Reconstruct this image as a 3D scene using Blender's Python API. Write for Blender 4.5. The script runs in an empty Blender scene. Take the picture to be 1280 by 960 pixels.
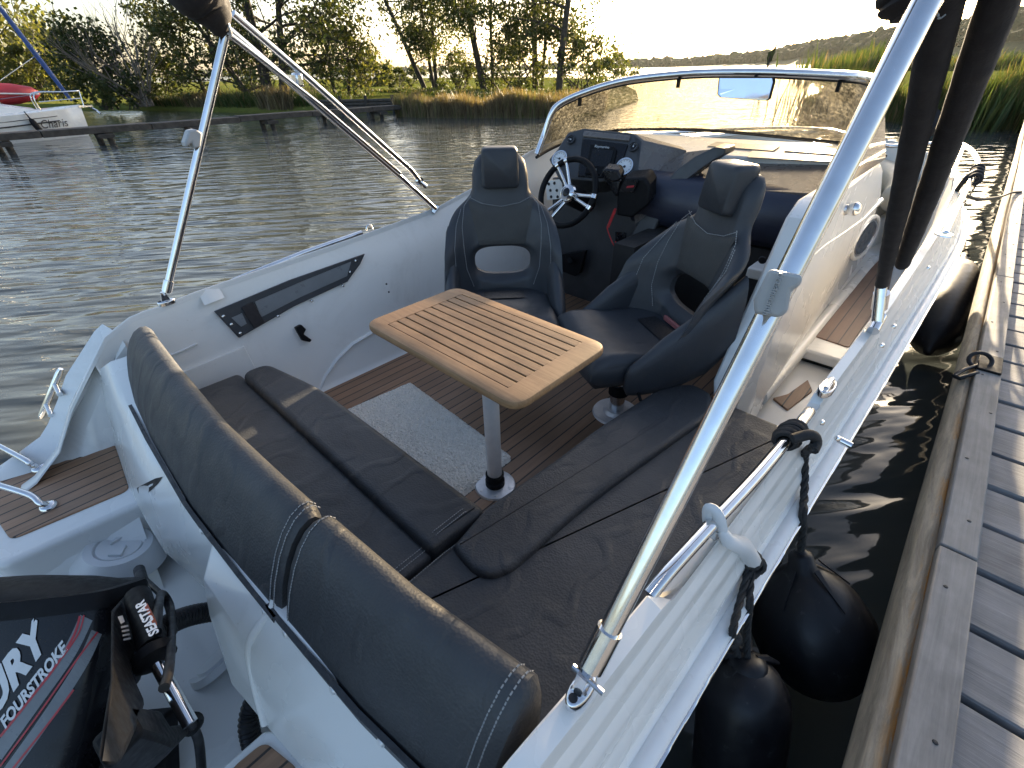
import bpy, bmesh, math, random
import numpy as np
from mathutils import Vector, Matrix
from mathutils.bvhtree import BVHTree
from mathutils import noise as mnoise
random.seed(7); rng = np.random.default_rng(7)
SC = bpy.context.scene; COL = SC.collection
R_ = math.radians
# ------------------------------------------------------------------ camera solve (metres, cockpit floor z = 0, X starboard, Y bow)
F = 574.0; CX, CY = 640., 480.; H = 1.36
_L = np.array([662., 408., -F]); _T = np.array([-732., 379., -F])
eY = _L/np.linalg.norm(_L); eX = -_T/np.linalg.norm(_T); eX -= eX.dot(eY)*eY; eX /= np.linalg.norm(eX); eZ = np.cross(eX, eY)
RM = np.array([eX, eY, eZ]); OC = np.array([0, 0, H])
def ray(x, y): return RM @ np.array([x-CX, CY-y, -F])
def C(x, y, z=None, X=None, Y=None):
    d = ray(x, y)
    if z is not None: t = (z-H)/d[2]
    elif X is not None: t = X/d[0]
    else: t = Y/d[1]
    return tuple(OC + d*t)
def V(*a, **k): return Vector(C(*a, **k))
def CP(x, y, p, n):
    d = ray(x, y); p = np.array(p); n = np.array(n)
    return tuple(OC + d*((p-OC).dot(n)/d.dot(n)))
def PR(p):
    q = RM.T @ (np.array(p)-OC); return CX+F*q[0]/-q[2], CY-F*q[1]/-q[2]
def ip(x, tab):
    xs = [a for a, b in tab]; ys = [b for a, b in tab]
    return float(np.interp(x, xs, ys))
def sm(x, tab):  # smooth interpolation
    for (a, b), (c, d) in zip(tab, tab[1:]):
        if x <= c:
            t = max(0, (x-a)/(c-a)); t = t*t*(3-2*t); return b+(d-b)*t
    return tab[-1][1]
# ------------------------------------------------------------------ materials
def newmat(name):
    m = bpy.data.materials.new(name); m.use_nodes = True
    nt = m.node_tree; b = nt.nodes['Principled BSDF']; return m, nt, b
def N(nt, t, **kw):
    n = nt.nodes.new(t)
    for k, v in kw.items():
        if k in n.inputs: n.inputs[k].default_value = v
        else: setattr(n, k, v)
    return n
def mixcol(nt, fac, a, b, blend='MIX'):
    n = nt.nodes.new('ShaderNodeMix'); n.data_type = 'RGBA'; n.blend_type = blend
    for sock, v in ((0, fac), (6, a), (7, b)):
        if isinstance(v, (int, float)): n.inputs[sock].default_value = v
        elif isinstance(v, tuple): n.inputs[sock].default_value = (*v[:3], 1)
        else: nt.links.new(v, n.inputs[sock])
    return n.outputs[2]
def coords(nt, scale=(1, 1, 1), rot=(0, 0, 0)):
    tc = nt.nodes.new('ShaderNodeTexCoord'); mp = nt.nodes.new('ShaderNodeMapping')
    mp.inputs['Scale'].default_value = scale; mp.inputs['Rotation'].default_value = rot
    nt.links.new(tc.outputs['Object'], mp.inputs['Vector']); return mp.outputs[0]
def noise(nt, vec, scale, detail=4, rough=.55, dist=0):
    n = N(nt, 'ShaderNodeTexNoise'); n.inputs['Scale'].default_value = scale; n.inputs['Detail'].default_value = detail
    n.inputs['Roughness'].default_value = rough; n.inputs['Distortion'].default_value = dist
    if vec is not None: nt.links.new(vec, n.inputs['Vector'])
    return n.outputs['Fac']
def ramp(nt, fac, stops):
    r = nt.nodes.new('ShaderNodeValToRGB'); e = r.color_ramp.elements
    while len(e) < len(stops): e.new(.5)
    for el, (p, c) in zip(e, stops):
        el.position = p; el.color = (*c, 1) if isinstance(c, tuple) else (c, c, c, 1)
    nt.links.new(fac, r.inputs[0]); return r.outputs[0]
def bump(nt, b, h, strength=.3, dist=.01, prev=None):
    n = nt.nodes.new('ShaderNodeBump'); n.inputs['Strength'].default_value = strength; n.inputs['Distance'].default_value = dist
    nt.links.new(h, n.inputs['Height'])
    if prev is not None: nt.links.new(prev, n.inputs['Normal'])
    nt.links.new(n.outputs[0], b.inputs['Normal']); return n.outputs[0]
def pm(name, col, rough=.5, metal=0, var=.12, vs=6, bs=0, bst=.2, bd=.003, coat=0, rvar=.1, spec=.5, bdet=4):
    m, nt, b = newmat(name); v = coords(nt)
    n1 = noise(nt, v, vs, 5)
    c2 = tuple(c*(1-var) for c in col); c1 = tuple(min(1, c*(1+var)) for c in col)
    nt.links.new(ramp(nt, n1, [(.3, c2), (.7, c1)]), b.inputs['Base Color'])
    rr = noise(nt, v, vs*3.3, 4)
    nt.links.new(ramp(nt, rr, [(.3, max(.02, rough-rvar)), (.7, min(1, rough+rvar))]), b.inputs['Roughness'])
    b.inputs['Metallic'].default_value = metal; b.inputs['Coat Weight'].default_value = coat; b.inputs['Coat Roughness'].default_value = .08
    b.inputs['Specular IOR Level'].default_value = spec
    if bs: bump(nt, b, noise(nt, v, bs, bdet), bst, bd)
    return m
M = {}
M['gel'] = pm('white_gelcoat', (.73, .725, .705), .27, var=.03, vs=1.2, coat=.25, rvar=.015)
M['gel_in'] = pm('cockpit_gelcoat', (.76, .745, .71), .33, var=.035, vs=1.5, coat=.1, rvar=.02)
def grime(m, col, scale, lo, hi, amt, fine=0):
    nt = m.node_tree; b = nt.nodes['Principled BSDF']; src = b.inputs['Base Color'].links[0].from_socket; v = coords(nt)
    a = noise(nt, v, scale, 8, .72, .6); mask = ramp(nt, a, [(lo, 0.), (hi, 1.)])
    mu = N(nt, 'ShaderNodeMath', operation='MULTIPLY'); nt.links.new(mask, mu.inputs[0]); mu.inputs[1].default_value = amt
    out = mixcol(nt, mu.outputs[0], src, col)
    if fine:
        vo = N(nt, 'ShaderNodeTexVoronoi'); vo.inputs['Scale'].default_value = fine; nt.links.new(v, vo.inputs['Vector'])
        sp_ = ramp(nt, vo.outputs['Distance'], [(.035, 1.), (.07, 0.)]); m2 = N(nt, 'ShaderNodeMath', operation='MULTIPLY'); nt.links.new(sp_, m2.inputs[0]); m2.inputs[1].default_value = amt*.8; out = mixcol(nt, m2.outputs[0], out, col)
    nt.links.new(out, b.inputs['Base Color'])
grime(M['gel'], (.34, .31, .25), 3.2, .55, .78, .30, 24); grime(M['gel_in'], (.36, .32, .26), 2.6, .54, .78, .28, 20)
M['gel_rub'] = pm('white_rubrail', (.72, .725, .73), .35, var=.06, vs=9)
M['plastic_w'] = pm('white_plastic', (.62, .63, .64), .4, var=.06, vs=9, bs=200, bst=.05)
M['plastic_g'] = pm('grey_plastic', (.4, .4, .4), .45, var=.05, vs=30, bs=300, bst=.06)
M['steel'] = pm('stainless_steel', (.72, .72, .73), .13, 1, var=.08, vs=22, rvar=.06)
M['alu'] = pm('brushed_aluminium', (.74, .73, .71), .42, .4, var=.05, vs=30)
M['zinc'] = pm('galvanised_plate', (.62, .62, .63), .42, .6, var=.08, vs=40)
M['black'] = pm('black_plastic', (.009, .009, .010), .5, var=.2, vs=20, bs=250, bst=.08, spec=.12)
M['rubber'] = pm('black_rubber', (.009, .009, .011), .42, var=.3, vs=8, bs=30, bst=.06, rvar=.12, spec=.3)
M['dash'] = pm('charcoal_dash', (.046, .047, .050), .42, var=.15, vs=10, bs=260, bst=.12)
M['gloss'] = pm('gloss_black', (.008, .008, .010), .24, var=.2, vs=9, coat=0, spec=.3)
M['void'] = pm('shade_fill', (.014, .013, .013), .7, var=.2, vs=5)  # near-black fill standing in for shade inside openings
M['rope'] = pm('black_rope', (.014, .014, .015), .8, var=.3, vs=60)
M['red'] = pm('red_cord', (.55, .03, .03), .45, var=.15, vs=30)
M['redstripe'] = pm('red_stripe', (.40, .02, .03), .35, var=.1, vs=30)
M['grey_stripe'] = pm('grey_stripe', (.16, .17, .18), .35, var=.12, vs=8)
M['white_decal'] = pm('white_decal', (.62, .63, .63), .4, var=.04, vs=30)
M['orange'] = pm('orange_label', (.5, .11, .04), .45, var=.1, vs=40)
M['dial'] = pm('dial_face', (.7, .7, .7), .35, var=.05, vs=60)
M['ink'] = pm('black_ink', (.01, .01, .012), .5, var=.1, vs=30)
M['canvas'] = pm('black_canvas', (.02, .017, .018), .85, var=.25, vs=12, bs=320, bst=.3)
M['thread'] = pm('grey_thread', (.30, .30, .30), .7, var=.15, vs=90)
M['blue'] = pm('blue_sail_cover', (.03, .08, .26), .6, var=.2, vs=5)
M['redcover'] = pm('red_cover', (.34, .02, .035), .6, var=.15, vs=2, bs=8, bst=.2)
M['mirror'] = pm('mirror_glass', (.9, .92, .95), .02, 1, var=.01)
M['cream'] = pm('cream_vinyl', (.42, .37, .28), .38, var=.1, vs=5, bs=7, bst=.3, bd=.02)
M['reflex'] = pm('dash_glare_vinyl', (.14, .12, .11), .30, var=.12, vs=6, coat=.2, bs=6, bst=.12)  # dark vinyl lightened to brown, sun reflection put into its base colour
M['pinkish'] = pm('dusty_red_trim', (.30, .10, .10), .6, var=.1, vs=30)
M['pontoon'] = pm('dark_timber', (.055, .047, .04), .85, var=.4, vs=7, bs=20, bst=.5, bd=.02)
M['pile'] = pm('wet_pile', (.03, .026, .022), .7, var=.4, vs=9, bs=25, bst=.5, bd=.02)
M['bark'] = pm('alder_bark', (.05, .042, .033), .9, var=.35, vs=6, bs=14, bst=.6, bd=.03)
M['twig'] = pm('grey_twigs', (.17, .145, .12), .85, var=.25, vs=6)

def vinyl(name, col, weave=.25, rough=.5, wr=.6):
    m, nt, b = newmat(name); v = coords(nt)
    n1 = noise(nt, v, 4, 4)
    nt.links.new(ramp(nt, n1, [(.3, tuple(c*.85 for c in col)), (.72, tuple(c*1.18 for c in col))]), b.inputs['Base Color'])
    nt.links.new(ramp(nt, noise(nt, v, 11, 5), [(.3, rough-.08), (.75, rough+.1)]), b.inputs['Roughness'])
    # broad creases + fine leather grain
    w = N(nt, 'ShaderNodeTexWave'); w.inputs['Scale'].default_value = 2.2; w.inputs['Distortion'].default_value = 9; w.inputs['Detail'].default_value = 2; w.inputs['Detail Scale'].default_value = 1.6
    nt.links.new(v, w.inputs['Vector'])
    p = bump(nt, b, ramp(nt, w.outputs['Fac'], [(.72, 0.), (1., 1.)]), wr*.35, .006)
    p = bump(nt, b, noise(nt, v, 9, 3), wr*.5, .010, p)
    ch = N(nt, 'ShaderNodeTexVoronoi'); ch.inputs['Scale'].default_value = 170; nt.links.new(v, ch.inputs['Vector'])
    bump(nt, b, ch.outputs['Distance'], weave, .0016, p)
    return m
M['vinyl'] = vinyl('dark_vinyl', (.035, .037, .041), .5, .56, 1.15)
M['vinyl_soft'] = vinyl('seat_vinyl', (.032, .035, .041), .15, .5, .3)
M['vinyl_mesh'] = vinyl('woven_seat_fabric', (.043, .042, .041), .55, .62, .1)
M['navy'] = vinyl('navy_dash_vinyl', (.024, .027, .045), .1, .4, .15)

grime(M['rubber'], (.07, .07, .068), 26, .60, .70, .5, 22)
for _k in ('vinyl', 'vinyl_soft'): grime(M[_k], (.13, .125, .115), 9, .58, .85, .22, 60)
def planks(name, c1, c2, seam, pitch, gap, axis=0, rough=.5):
    """synthetic teak: strips along Y with dark caulking, world-space"""
    m, nt, b = newmat(name)
    tc = nt.nodes.new('ShaderNodeTexCoord'); sp = nt.nodes.new('ShaderNodeSeparateXYZ'); nt.links.new(tc.outputs['Object'], sp.inputs[0])
    d = N(nt, 'ShaderNodeMath', operation='DIVIDE'); nt.links.new(sp.outputs[axis], d.inputs[0]); d.inputs[1].default_value = pitch
    fr = N(nt, 'ShaderNodeMath', operation='FRACT'); nt.links.new(d.outputs[0], fr.inputs[0])
    fl = N(nt, 'ShaderNodeMath', operation='FLOOR'); nt.links.new(d.outputs[0], fl.inputs[0])
    lt = N(nt, 'ShaderNodeMath', operation='LESS_THAN'); nt.links.new(fr.outputs[0], lt.inputs[0]); lt.inputs[1].default_value = gap/pitch
    wn = N(nt, 'ShaderNodeTexWhiteNoise', noise_dimensions='1D'); nt.links.new(fl.outputs[0], wn.inputs['W'])
    sc = [45, 45, 45]; sc[1-axis] = 2.2
    g = noise(nt, coords(nt, tuple(sc)), 1.6, 6, .65)
    base = ramp(nt, g, [(.25, c1), (.75, c2)])
    tone = ramp(nt, wn.outputs[0], [(0, (.72, .72, .72)), (1, (1.12, 1.08, 1.05))])
    cc = mixcol(nt, 1., base, tone, 'MULTIPLY')
    big = noise(nt, coords(nt), 2.3, 4)
    cc = mixcol(nt, .35, cc, ramp(nt, big, [(.3, tuple(x*.6 for x in c1)), (.7, tuple(x*1.15 for x in c2))]))
    nt.links.new(mixcol(nt, lt.outputs[0], cc, seam), b.inputs['Base Color'])
    b.inputs['Roughness'].default_value = rough
    inv = N(nt, 'ShaderNodeMath', operation='SUBTRACT'); inv.inputs[0].default_value = 1; nt.links.new(lt.outputs[0], inv.inputs[1])
    p = bump(nt, b, inv.outputs[0], .5, .002); bump(nt, b, g, .25, .002, p)
    return m
M['teakfloor'] = planks('synthetic_teak', (.20, .112, .064), (.37, .22, .132), (.030, .022, .018), .052, .006)
M['teakdeck'] = planks('dark_teak_step', (.13, .070, .045), (.23, .135, .09), (.03, .02, .016), .052, .005)  # same teak strips in a darker tone than the floor
def wood(name, c1, c2, axis, rough=.55, fine=60, bst=.3, tone=.25):
    m, nt, b = newmat(name); sc = [fine]*3; sc[axis] = 2.5
    v = coords(nt, tuple(sc)); g = noise(nt, v, 1.4, 7, .68, .6)
    isl = nt.nodes.new('ShaderNodeNewGeometry')
    base = ramp(nt, g, [(.25, c1), (.5, tuple((a+b_)/2 for a, b_ in zip(c1, c2))), (.75, c2)])
    t = ramp(nt, isl.outputs['Random Per Island'], [(0, (1-tone,)*3), (1, (1+tone,)*3)])
    cc = mixcol(nt, 1., base, t, 'MULTIPLY')
    st = noise(nt, coords(nt), 7, 5, .6)
    cc = mixcol(nt, .3, cc, ramp(nt, st, [(.35, tuple(x*.6 for x in c1)), (.65, tuple(x*1.1 for x in c2))]))
    nt.links.new(cc, b.inputs['Base Color']); b.inputs['Roughness'].default_value = rough
    bump(nt, b, g, bst, .003); return m
M['teak'] = wood('oiled_teak', (.15, .078, .034), (.38, .225, .112), 0, .55, 48, .25, .16)
M['dockwood'] = wood('weathered_boards', (.105, .106, .112), (.255, .253, .258), 0, .82, 55, .6, .25)
M['capwood'] = wood('weathered_edge_board', (.13, .125, .12), (.29, .275, .26), 1, .8, 55, .5, .15)
def lichen_log():
    m, nt, b = newmat('lichen_log'); v = coords(nt, (30, 3, 30)); g = noise(nt, v, 1.5, 7, .7, .5)
    base = ramp(nt, g, [(.28, (.10, .085, .065)), (.5, (.22, .19, .145)), (.75, (.36, .31, .23))])
    l = noise(nt, coords(nt, (9, 2.2, 9)), 2.2, 6, .7)
    sx_ = nt.nodes.new('ShaderNodeSeparateXYZ'); tc = nt.nodes.new('ShaderNodeTexCoord'); nt.links.new(tc.outputs['Object'], sx_.inputs[0])
    side = N(nt, 'ShaderNodeMapRange'); nt.links.new(sx_.outputs[0], side.inputs[0])
    side.inputs[1].default_value = .255; side.inputs[2].default_value = .282
    mul = N(nt, 'ShaderNodeMath', operation='MULTIPLY'); nt.links.new(ramp(nt, l, [(.46, 0.), (.54, 1.)]), mul.inputs[0]); nt.links.new(side.outputs[0], mul.inputs[1])
    nt.links.new(mixcol(nt, mul.outputs[0], base, (.30, .145, .02)), b.inputs['Base Color']); b.inputs['Roughness'].default_value = .85
    bump(nt, b, g, .8, .006); return m
M['log'] = lichen_log()
def rugmat():
    m, nt, b = newmat('shaggy_rug'); isl = nt.nodes.new('ShaderNodeNewGeometry')
    v = coords(nt); n1 = noise(nt, v, 160, 3); 
    nt.links.new(ramp(nt, n1, [(.3, (.66, .60, .52)), (.7, (.90, .83, .73))]), b.inputs['Base Color'])
    b.inputs['Roughness'].default_value = .95; b.inputs['Sheen Weight'].default_value = .3; return m
M['rug'] = rugmat()
def water():
    m, nt, b = newmat('lake_water')
    b.inputs['Base Color'].default_value = (.050, .058, .058, 1); b.inputs['Roughness'].default_value = .045; b.inputs['IOR'].default_value = 1.33
    v = coords(nt, (1, 1, 1), (0, 0, R_(-52)))
    mp = nt.nodes.new('ShaderNodeMapping'); mp.inputs['Scale'].default_value = (.30, 1, 1); nt.links.new(v, mp.inputs[0]); vv = mp.outputs[0]
    p = bump(nt, b, noise(nt, vv, 1.5, 1, .5, .1), .5, .07)
    p = bump(nt, b, noise(nt, vv, 5.2, 1.5, .5, .15), .85, .055, p)
    bump(nt, b, noise(nt, vv, 15, 1, .5, .1), .35, .010, p)
    return m
M['water'] = water()
def meadow():
    m, nt, b = newmat('meadow_grass'); v = coords(nt)
    a = noise(nt, v, .12, 5, .6); c = noise(nt, v, 2.5, 6, .7)
    c1 = ramp(nt, a, [(.3, (.085, .12, .024)), (.5, (.135, .155, .036)), (.7, (.19, .17, .055))])
    nt.links.new(mixcol(nt, .4, c1, ramp(nt, c, [(.3, (.05, .07, .014)), (.7, (.14, .13, .04))])), b.inputs['Base Color'])
    b.inputs['Roughness'].default_value = 1; b.inputs['Specular IOR Level'].default_value = 0
    bump(nt, b, c, .8, .15); return m
M['meadow'] = meadow()
def foliage(name, stops, trans=.45, gloss=.5):
    m, nt, b = newmat(name); g = nt.nodes.new('ShaderNodeNewGeometry')
    n1 = noise(nt, coords(nt), .5, 3)
    mx = N(nt, 'ShaderNodeMath', operation='MULTIPLY_ADD'); nt.links.new(n1, mx.inputs[0]); mx.inputs[1].default_value = .9; mx.inputs[2].default_value = -.45
    ad = N(nt, 'ShaderNodeMath', operation='ADD'); nt.links.new(g.outputs['Random Per Island'], ad.inputs[0]); nt.links.new(mx.outputs[0], ad.inputs[1])
    c = ramp(nt, ad.outputs[0], stops); nt.links.new(c, b.inputs['Base Color']); b.inputs['Roughness'].default_value = gloss
    b.inputs['Specular IOR Level'].default_value = .25
    tr = nt.nodes.new('ShaderNodeBsdfTranslucent'); nt.links.new(mixcol(nt, 1., c, (1.5, 1.35, .6), 'MULTIPLY'), tr.inputs[0])
    ms = nt.nodes.new('ShaderNodeMixShader'); ms.inputs[0].default_value = trans
    nt.links.new(b.outputs[0], ms.inputs[1]); nt.links.new(tr.outputs[0], ms.inputs[2])
    nt.links.new(ms.outputs[0], nt.nodes['Material Output'].inputs[0]); return m
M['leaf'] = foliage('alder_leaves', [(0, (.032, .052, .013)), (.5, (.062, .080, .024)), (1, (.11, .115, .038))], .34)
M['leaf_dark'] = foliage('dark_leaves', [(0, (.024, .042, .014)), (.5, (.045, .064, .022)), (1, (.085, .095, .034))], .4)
M['leaf_warm'] = foliage('light_willow_leaves', [(0, (.05, .07, .02)), (.5, (.085, .10, .03)), (1, (.14, .14, .045))])  # lighter, yellower leaf green
M['reed'] = foliage('green_reed', [(0, (.028, .052, .014)), (.45, (.048, .078, .018)), (.8, (.08, .095, .026)), (1, (.17, .13, .065))], .30)
M['straw'] = foliage('dry_reed', [(0, (.075, .06, .035)), (.5, (.16, .125, .075)), (.8, (.25, .20, .12)), (1, (.10, .12, .035))], .35)
M['forest'] = foliage('far_forest_leaves', [(0, (.022, .038, .012)), (.5, (.036, .056, .018)), (1, (.062, .080, .026))], .15, .9)
def glass(name, dust=.3, tint=(1, 1, 1)):
    m, nt, b = newmat(name); out = nt.nodes['Material Output']
    t = N(nt, 'ShaderNodeBsdfTransparent'); t.inputs[0].default_value = (*tint, 1)
    gl = N(nt, 'ShaderNodeBsdfGlossy'); gl.inputs['Roughness'].default_value = .03
    lw = N(nt, 'ShaderNodeLayerWeight'); lw.inputs[0].default_value = .5; pw = N(nt, 'ShaderNodeMath', operation='POWER'); nt.links.new(lw.outputs['Facing'], pw.inputs[0]); pw.inputs[1].default_value = 4.5; fr = N(nt, 'ShaderNodeMath', operation='MULTIPLY_ADD'); nt.links.new(pw.outputs[0], fr.inputs[0]); fr.inputs[1].default_value = .85; fr.inputs[2].default_value = .04
    m1 = nt.nodes.new('ShaderNodeMixShader'); nt.links.new(fr.outputs[0], m1.inputs[0]); nt.links.new(t.outputs[0], m1.inputs[1]); nt.links.new(gl.outputs[0], m1.inputs[2])
    df = N(nt, 'ShaderNodeBsdfDiffuse'); df.inputs[0].default_value = (.55, .5, .4, 1); tl = N(nt, 'ShaderNodeBsdfTranslucent'); tl.inputs[0].default_value = (.75, .68, .5, 1)
    m2 = nt.nodes.new('ShaderNodeMixShader'); m2.inputs[0].default_value = .75; nt.links.new(df.outputs[0], m2.inputs[1]); nt.links.new(tl.outputs[0], m2.inputs[2])
    v = coords(nt); a = noise(nt, v, 3.5, 5, .6, .8); c = noise(nt, v, 60, 4, .75)
    mu = N(nt, 'ShaderNodeMath', operation='MULTIPLY'); nt.links.new(ramp(nt, a, [(.35, .25), (.7, 1.)]), mu.inputs[0]); nt.links.new(ramp(nt, c, [(.42, .12), (.72, 1.)]), mu.inputs[1])
    m3_ = N(nt, 'ShaderNodeMath', operation='MULTIPLY'); nt.links.new(mu.outputs[0], m3_.inputs[0]); m3_.inputs[1].default_value = dust
    m3 = nt.nodes.new('ShaderNodeMixShader'); nt.links.new(m3_.outputs[0], m3.inputs[0]); nt.links.new(m1.outputs[0], m3.inputs[1]); nt.links.new(m2.outputs[0], m3.inputs[2])
    nt.links.new(m3.outputs[0], out.inputs[0]); return m
M['glass'] = glass('dusty_windscreen_glass', .34, (.29, .265, .22))
M['smudge'] = glass('wiped_smudge', .5)
# ------------------------------------------------------------------ mesh builder
class MB:
    def __init__(s): s.v = []; s.f = []; s.m = []; s.cm = 0
    def add(s, vs, fs):
        o = len(s.v); s.v += [tuple(map(float, p)) for p in vs]
        s.f += [tuple(o+i for i in f) for f in fs]; s.m += [s.cm]*len(fs); return s
    def box(s, c, size, M4=None):
        x, y, z = [k/2 for k in size]
        vs = [Vector((a*x, b*y, d*z)) for a in (-1, 1) for b in (-1, 1) for d in (-1, 1)]
        if M4 is not None: vs = [M4 @ v for v in vs]
        vs = [v+Vector(c) for v in vs]
        return s.add(vs, [(0, 1, 3, 2), (4, 6, 7, 5), (0, 4, 5, 1), (2, 3, 7, 6), (0, 2, 6, 4), (1, 5, 7, 3)])
    def tube(s, pts, r, n=10, closed=False, caps=True, flat=None):
        P = [Vector(p) for p in pts]; k = len(P); rs = r if isinstance(r, (list, tuple)) else [r]*k
        tang = []
        for i in range(k):
            a = P[(i-1) % k] if (closed or i > 0) else P[i]; b = P[(i+1) % k] if (closed or i < k-1) else P[i]
            tang.append((b-a).normalized())
        up = Vector((0, 0, 1)) if abs(tang[0].z) < .9 else Vector((1, 0, 0))
        nrm = (up - tang[0]*up.dot(tang[0])).normalized(); vs = []
        for i in range(k):
            nrm = (nrm - tang[i]*nrm.dot(tang[i])).normalized(); bi = tang[i].cross(nrm)
            for j in range(n):
                a = 2*math.pi*j/n; q = nrm*math.cos(a)*(flat or 1)+bi*math.sin(a); vs.append(P[i]+q*rs[i])
        fs = []
        for i in range(k if closed else k-1):
            for j in range(n):
                a = i*n+j; b = i*n+(j+1) % n; c = ((i+1) % k)*n+(j+1) % n; d = ((i+1) % k)*n+j; fs.append((a, b, c, d))
        if caps and not closed: fs += [tuple(range(n-1, -1, -1)), tuple((k-1)*n+j for j in range(n))]
        return s.add(vs, fs)
    def loft(s, rings, closed=True, caps=True):
        n = len(rings[0]); vs = [p for r in rings for p in r]; fs = []
        for i in range(len(rings)-1):
            for j in range(n if closed else n-1):
                fs.append((i*n+j, i*n+(j+1) % n, (i+1)*n+(j+1) % n, (i+1)*n+j))
        if caps and closed: fs += [tuple(range(n-1, -1, -1)), tuple((len(rings)-1)*n+j for j in range(n))]
        return s.add(vs, fs)
    def lathe(s, prof, c=(0, 0, 0), ax=(0, 0, 1), n=24):
        ax = Vector(ax).normalized(); u = ax.orthogonal().normalized(); w = ax.cross(u); c = Vector(c)
        rings = [[c+ax*h+(u*math.cos(2*math.pi*j/n)+w*math.sin(2*math.pi*j/n))*max(r, 1e-4) for j in range(n)] for r, h in prof]
        return s.loft(rings)
    def prism(s, poly, vec):
        a = [Vector(p) for p in poly]; b = [p+Vector(vec) for p in a]; return s.loft([a, b])
    def pad(s, poly, z0, z1, r, k=5, crown=0):
        """rounded cushion from a 2D polygon (counter-clockwise)"""
        P = [Vector((p[0], p[1])) for p in poly]; n = len(P); nr = []
        for i in range(n):
            a = (P[i]-P[i-1]).normalized(); b = (P[(i+1) % n]-P[i]).normalized()
            na = Vector((a.y, -a.x)); nb = Vector((b.y, -b.x)); q = (na+nb); q = q/max(.35, q.length_squared)*2 if q.length > 1e-6 else na
            nr.append(q)
        rings = [[(p.x, p.y, z0) for p in P]]
        for i in range(k+1):
            t = i/k*math.pi/2; off = r*(1-math.cos(t)); zz = z1-r+r*math.sin(t)
            rings.append([(p.x-q.x*off, p.y-q.y*off, zz) for p, q in zip(P, nr)])
        s.loft(rings, caps=False); o = len(s.v)
        s.add(rings[-1], [tuple(range(n))]); s.add(rings[0], [tuple(range(n-1, -1, -1))]); return s
    def grid(s, fn, nu, nv):
        vs = [fn(i/nu, j/nv) for j in range(nv+1) for i in range(nu+1)]
        return s.add(vs, [(j*(nu+1)+i, j*(nu+1)+i+1, (j+1)*(nu+1)+i+1, (j+1)*(nu+1)+i) for j in range(nv) for i in range(nu)])
    def sphere(s, c, r, n=16, sc=(1, 1, 1)):
        rings = [[(c[0]+sc[0]*r*math.sin(t)*math.cos(2*math.pi*j/n), c[1]+sc[1]*r*math.sin(t)*math.sin(2*math.pi*j/n), c[2]+sc[2]*r*math.cos(t)) for j in range(n)]
                 for t in [math.pi*(i+.02)/(n/2+.04) for i in range(n//2+1)]]
        return s.loft(rings)
def fillet(poly, r, k=5):
    out = []; n = len(poly); rr = r if isinstance(r, (list, tuple)) else [r]*n
    for i in range(n):
        p = Vector(poly[i]); a = Vector(poly[i-1]); b = Vector(poly[(i+1) % n]); ri = min(rr[i], (a-p).length*.45, (b-p).length*.45)
        p1 = p+(a-p).normalized()*ri; p2 = p+(b-p).normalized()*ri
        for j in range(k+1):
            t = j/k; out.append(tuple(p1*(1-t)**2+p*2*t*(1-t)+p2*t*t))
    return out
def spline(pts, k=6, closed=False):
    P = [Vector(p) for p in pts]; n = len(P); out = []
    for i in range(n if closed else n-1):
        if closed: a, b, c, d = P[i-1], P[i], P[(i+1) % n], P[(i+2) % n]
        else: a, b, c, d = P[max(i-1, 0)], P[i], P[i+1], P[min(i+2, n-1)]
        for j in range(k):
            t = j/k; out.append(.5*((2*b)+(c-a)*t+(2*a-5*b+4*c-d)*t*t+(3*b-a-3*c+d)*t**3))
    if not closed: out.append(P[-1])
    return out
WL = {}
def islands(mb):
    """split a builder into its loose pieces"""
    par = list(range(len(mb.v)))
    def find(i):
        while par[i] != i: par[i] = par[par[i]]; i = par[i]
        return i
    for f in mb.f:
        for a in f[1:]:
            x, y = find(f[0]), find(a)
            if x != y: par[x] = y
    out = {}
    for f in mb.f: out.setdefault(find(f[0]), []).append(f)
    res = []
    for fs in out.values():
        ids = sorted({i for f in fs for i in f}); mp = {i: k for k, i in enumerate(ids)}; m_ = MB(); m_.add([mb.v[i] for i in ids], [tuple(mp[i] for i in f) for f in fs]); res.append(m_)
    return res
def mks(name, mb, mat, parent=None, *a, **k):
    return [mk(name, m_, mat, parent, *a, **k) for m_ in islands(mb)]
def wloc(o): return WL.get(o.name, Vector((0, 0, 0)))
def mk(name, mb, mat, parent=None, ang=35, bevel=0, local=False, sub=0, seg=2):
    me = bpy.data.meshes.new(name); me.from_pydata(mb.v, [], mb.f); me.validate(); me.update()
    mats = mat if isinstance(mat, (list, tuple)) else [mat]
    for m in mats: me.materials.append(M[m] if isinstance(m, str) else m)
    if len(mats) > 1 and len(mb.m) == len(me.polygons): me.polygons.foreach_set('material_index', mb.m)
    bm = bmesh.new(); bm.from_mesh(me); bmesh.ops.recalc_face_normals(bm, faces=bm.faces); bm.to_mesh(me); bm.free()
    if ang:
        me.shade_smooth(); me.set_sharp_from_angle(angle=R_(ang))
    o = bpy.data.objects.new(name, me); COL.objects.link(o)
    if bevel:
        b = o.modifiers.new('bevel', 'BEVEL'); b.width = bevel; b.segments = seg; b.limit_method = 'ANGLE'; b.angle_limit = R_(40)
    if sub:
        q = o.modifiers.new('sub', 'SUBSURF'); q.levels = sub; q.render_levels = sub
    if parent:
        o.parent = parent
        if not local: o.matrix_parent_inverse = Matrix.Translation(-wloc(parent))
    return o
def tag(o, label, cat, group=None, kind=None):
    if label: o['label'] = label
    if cat: o['category'] = cat
    if group: o['group'] = group
    if kind: o['kind'] = kind
    return o
def struct(o): o['kind'] = 'structure'; return o
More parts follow.
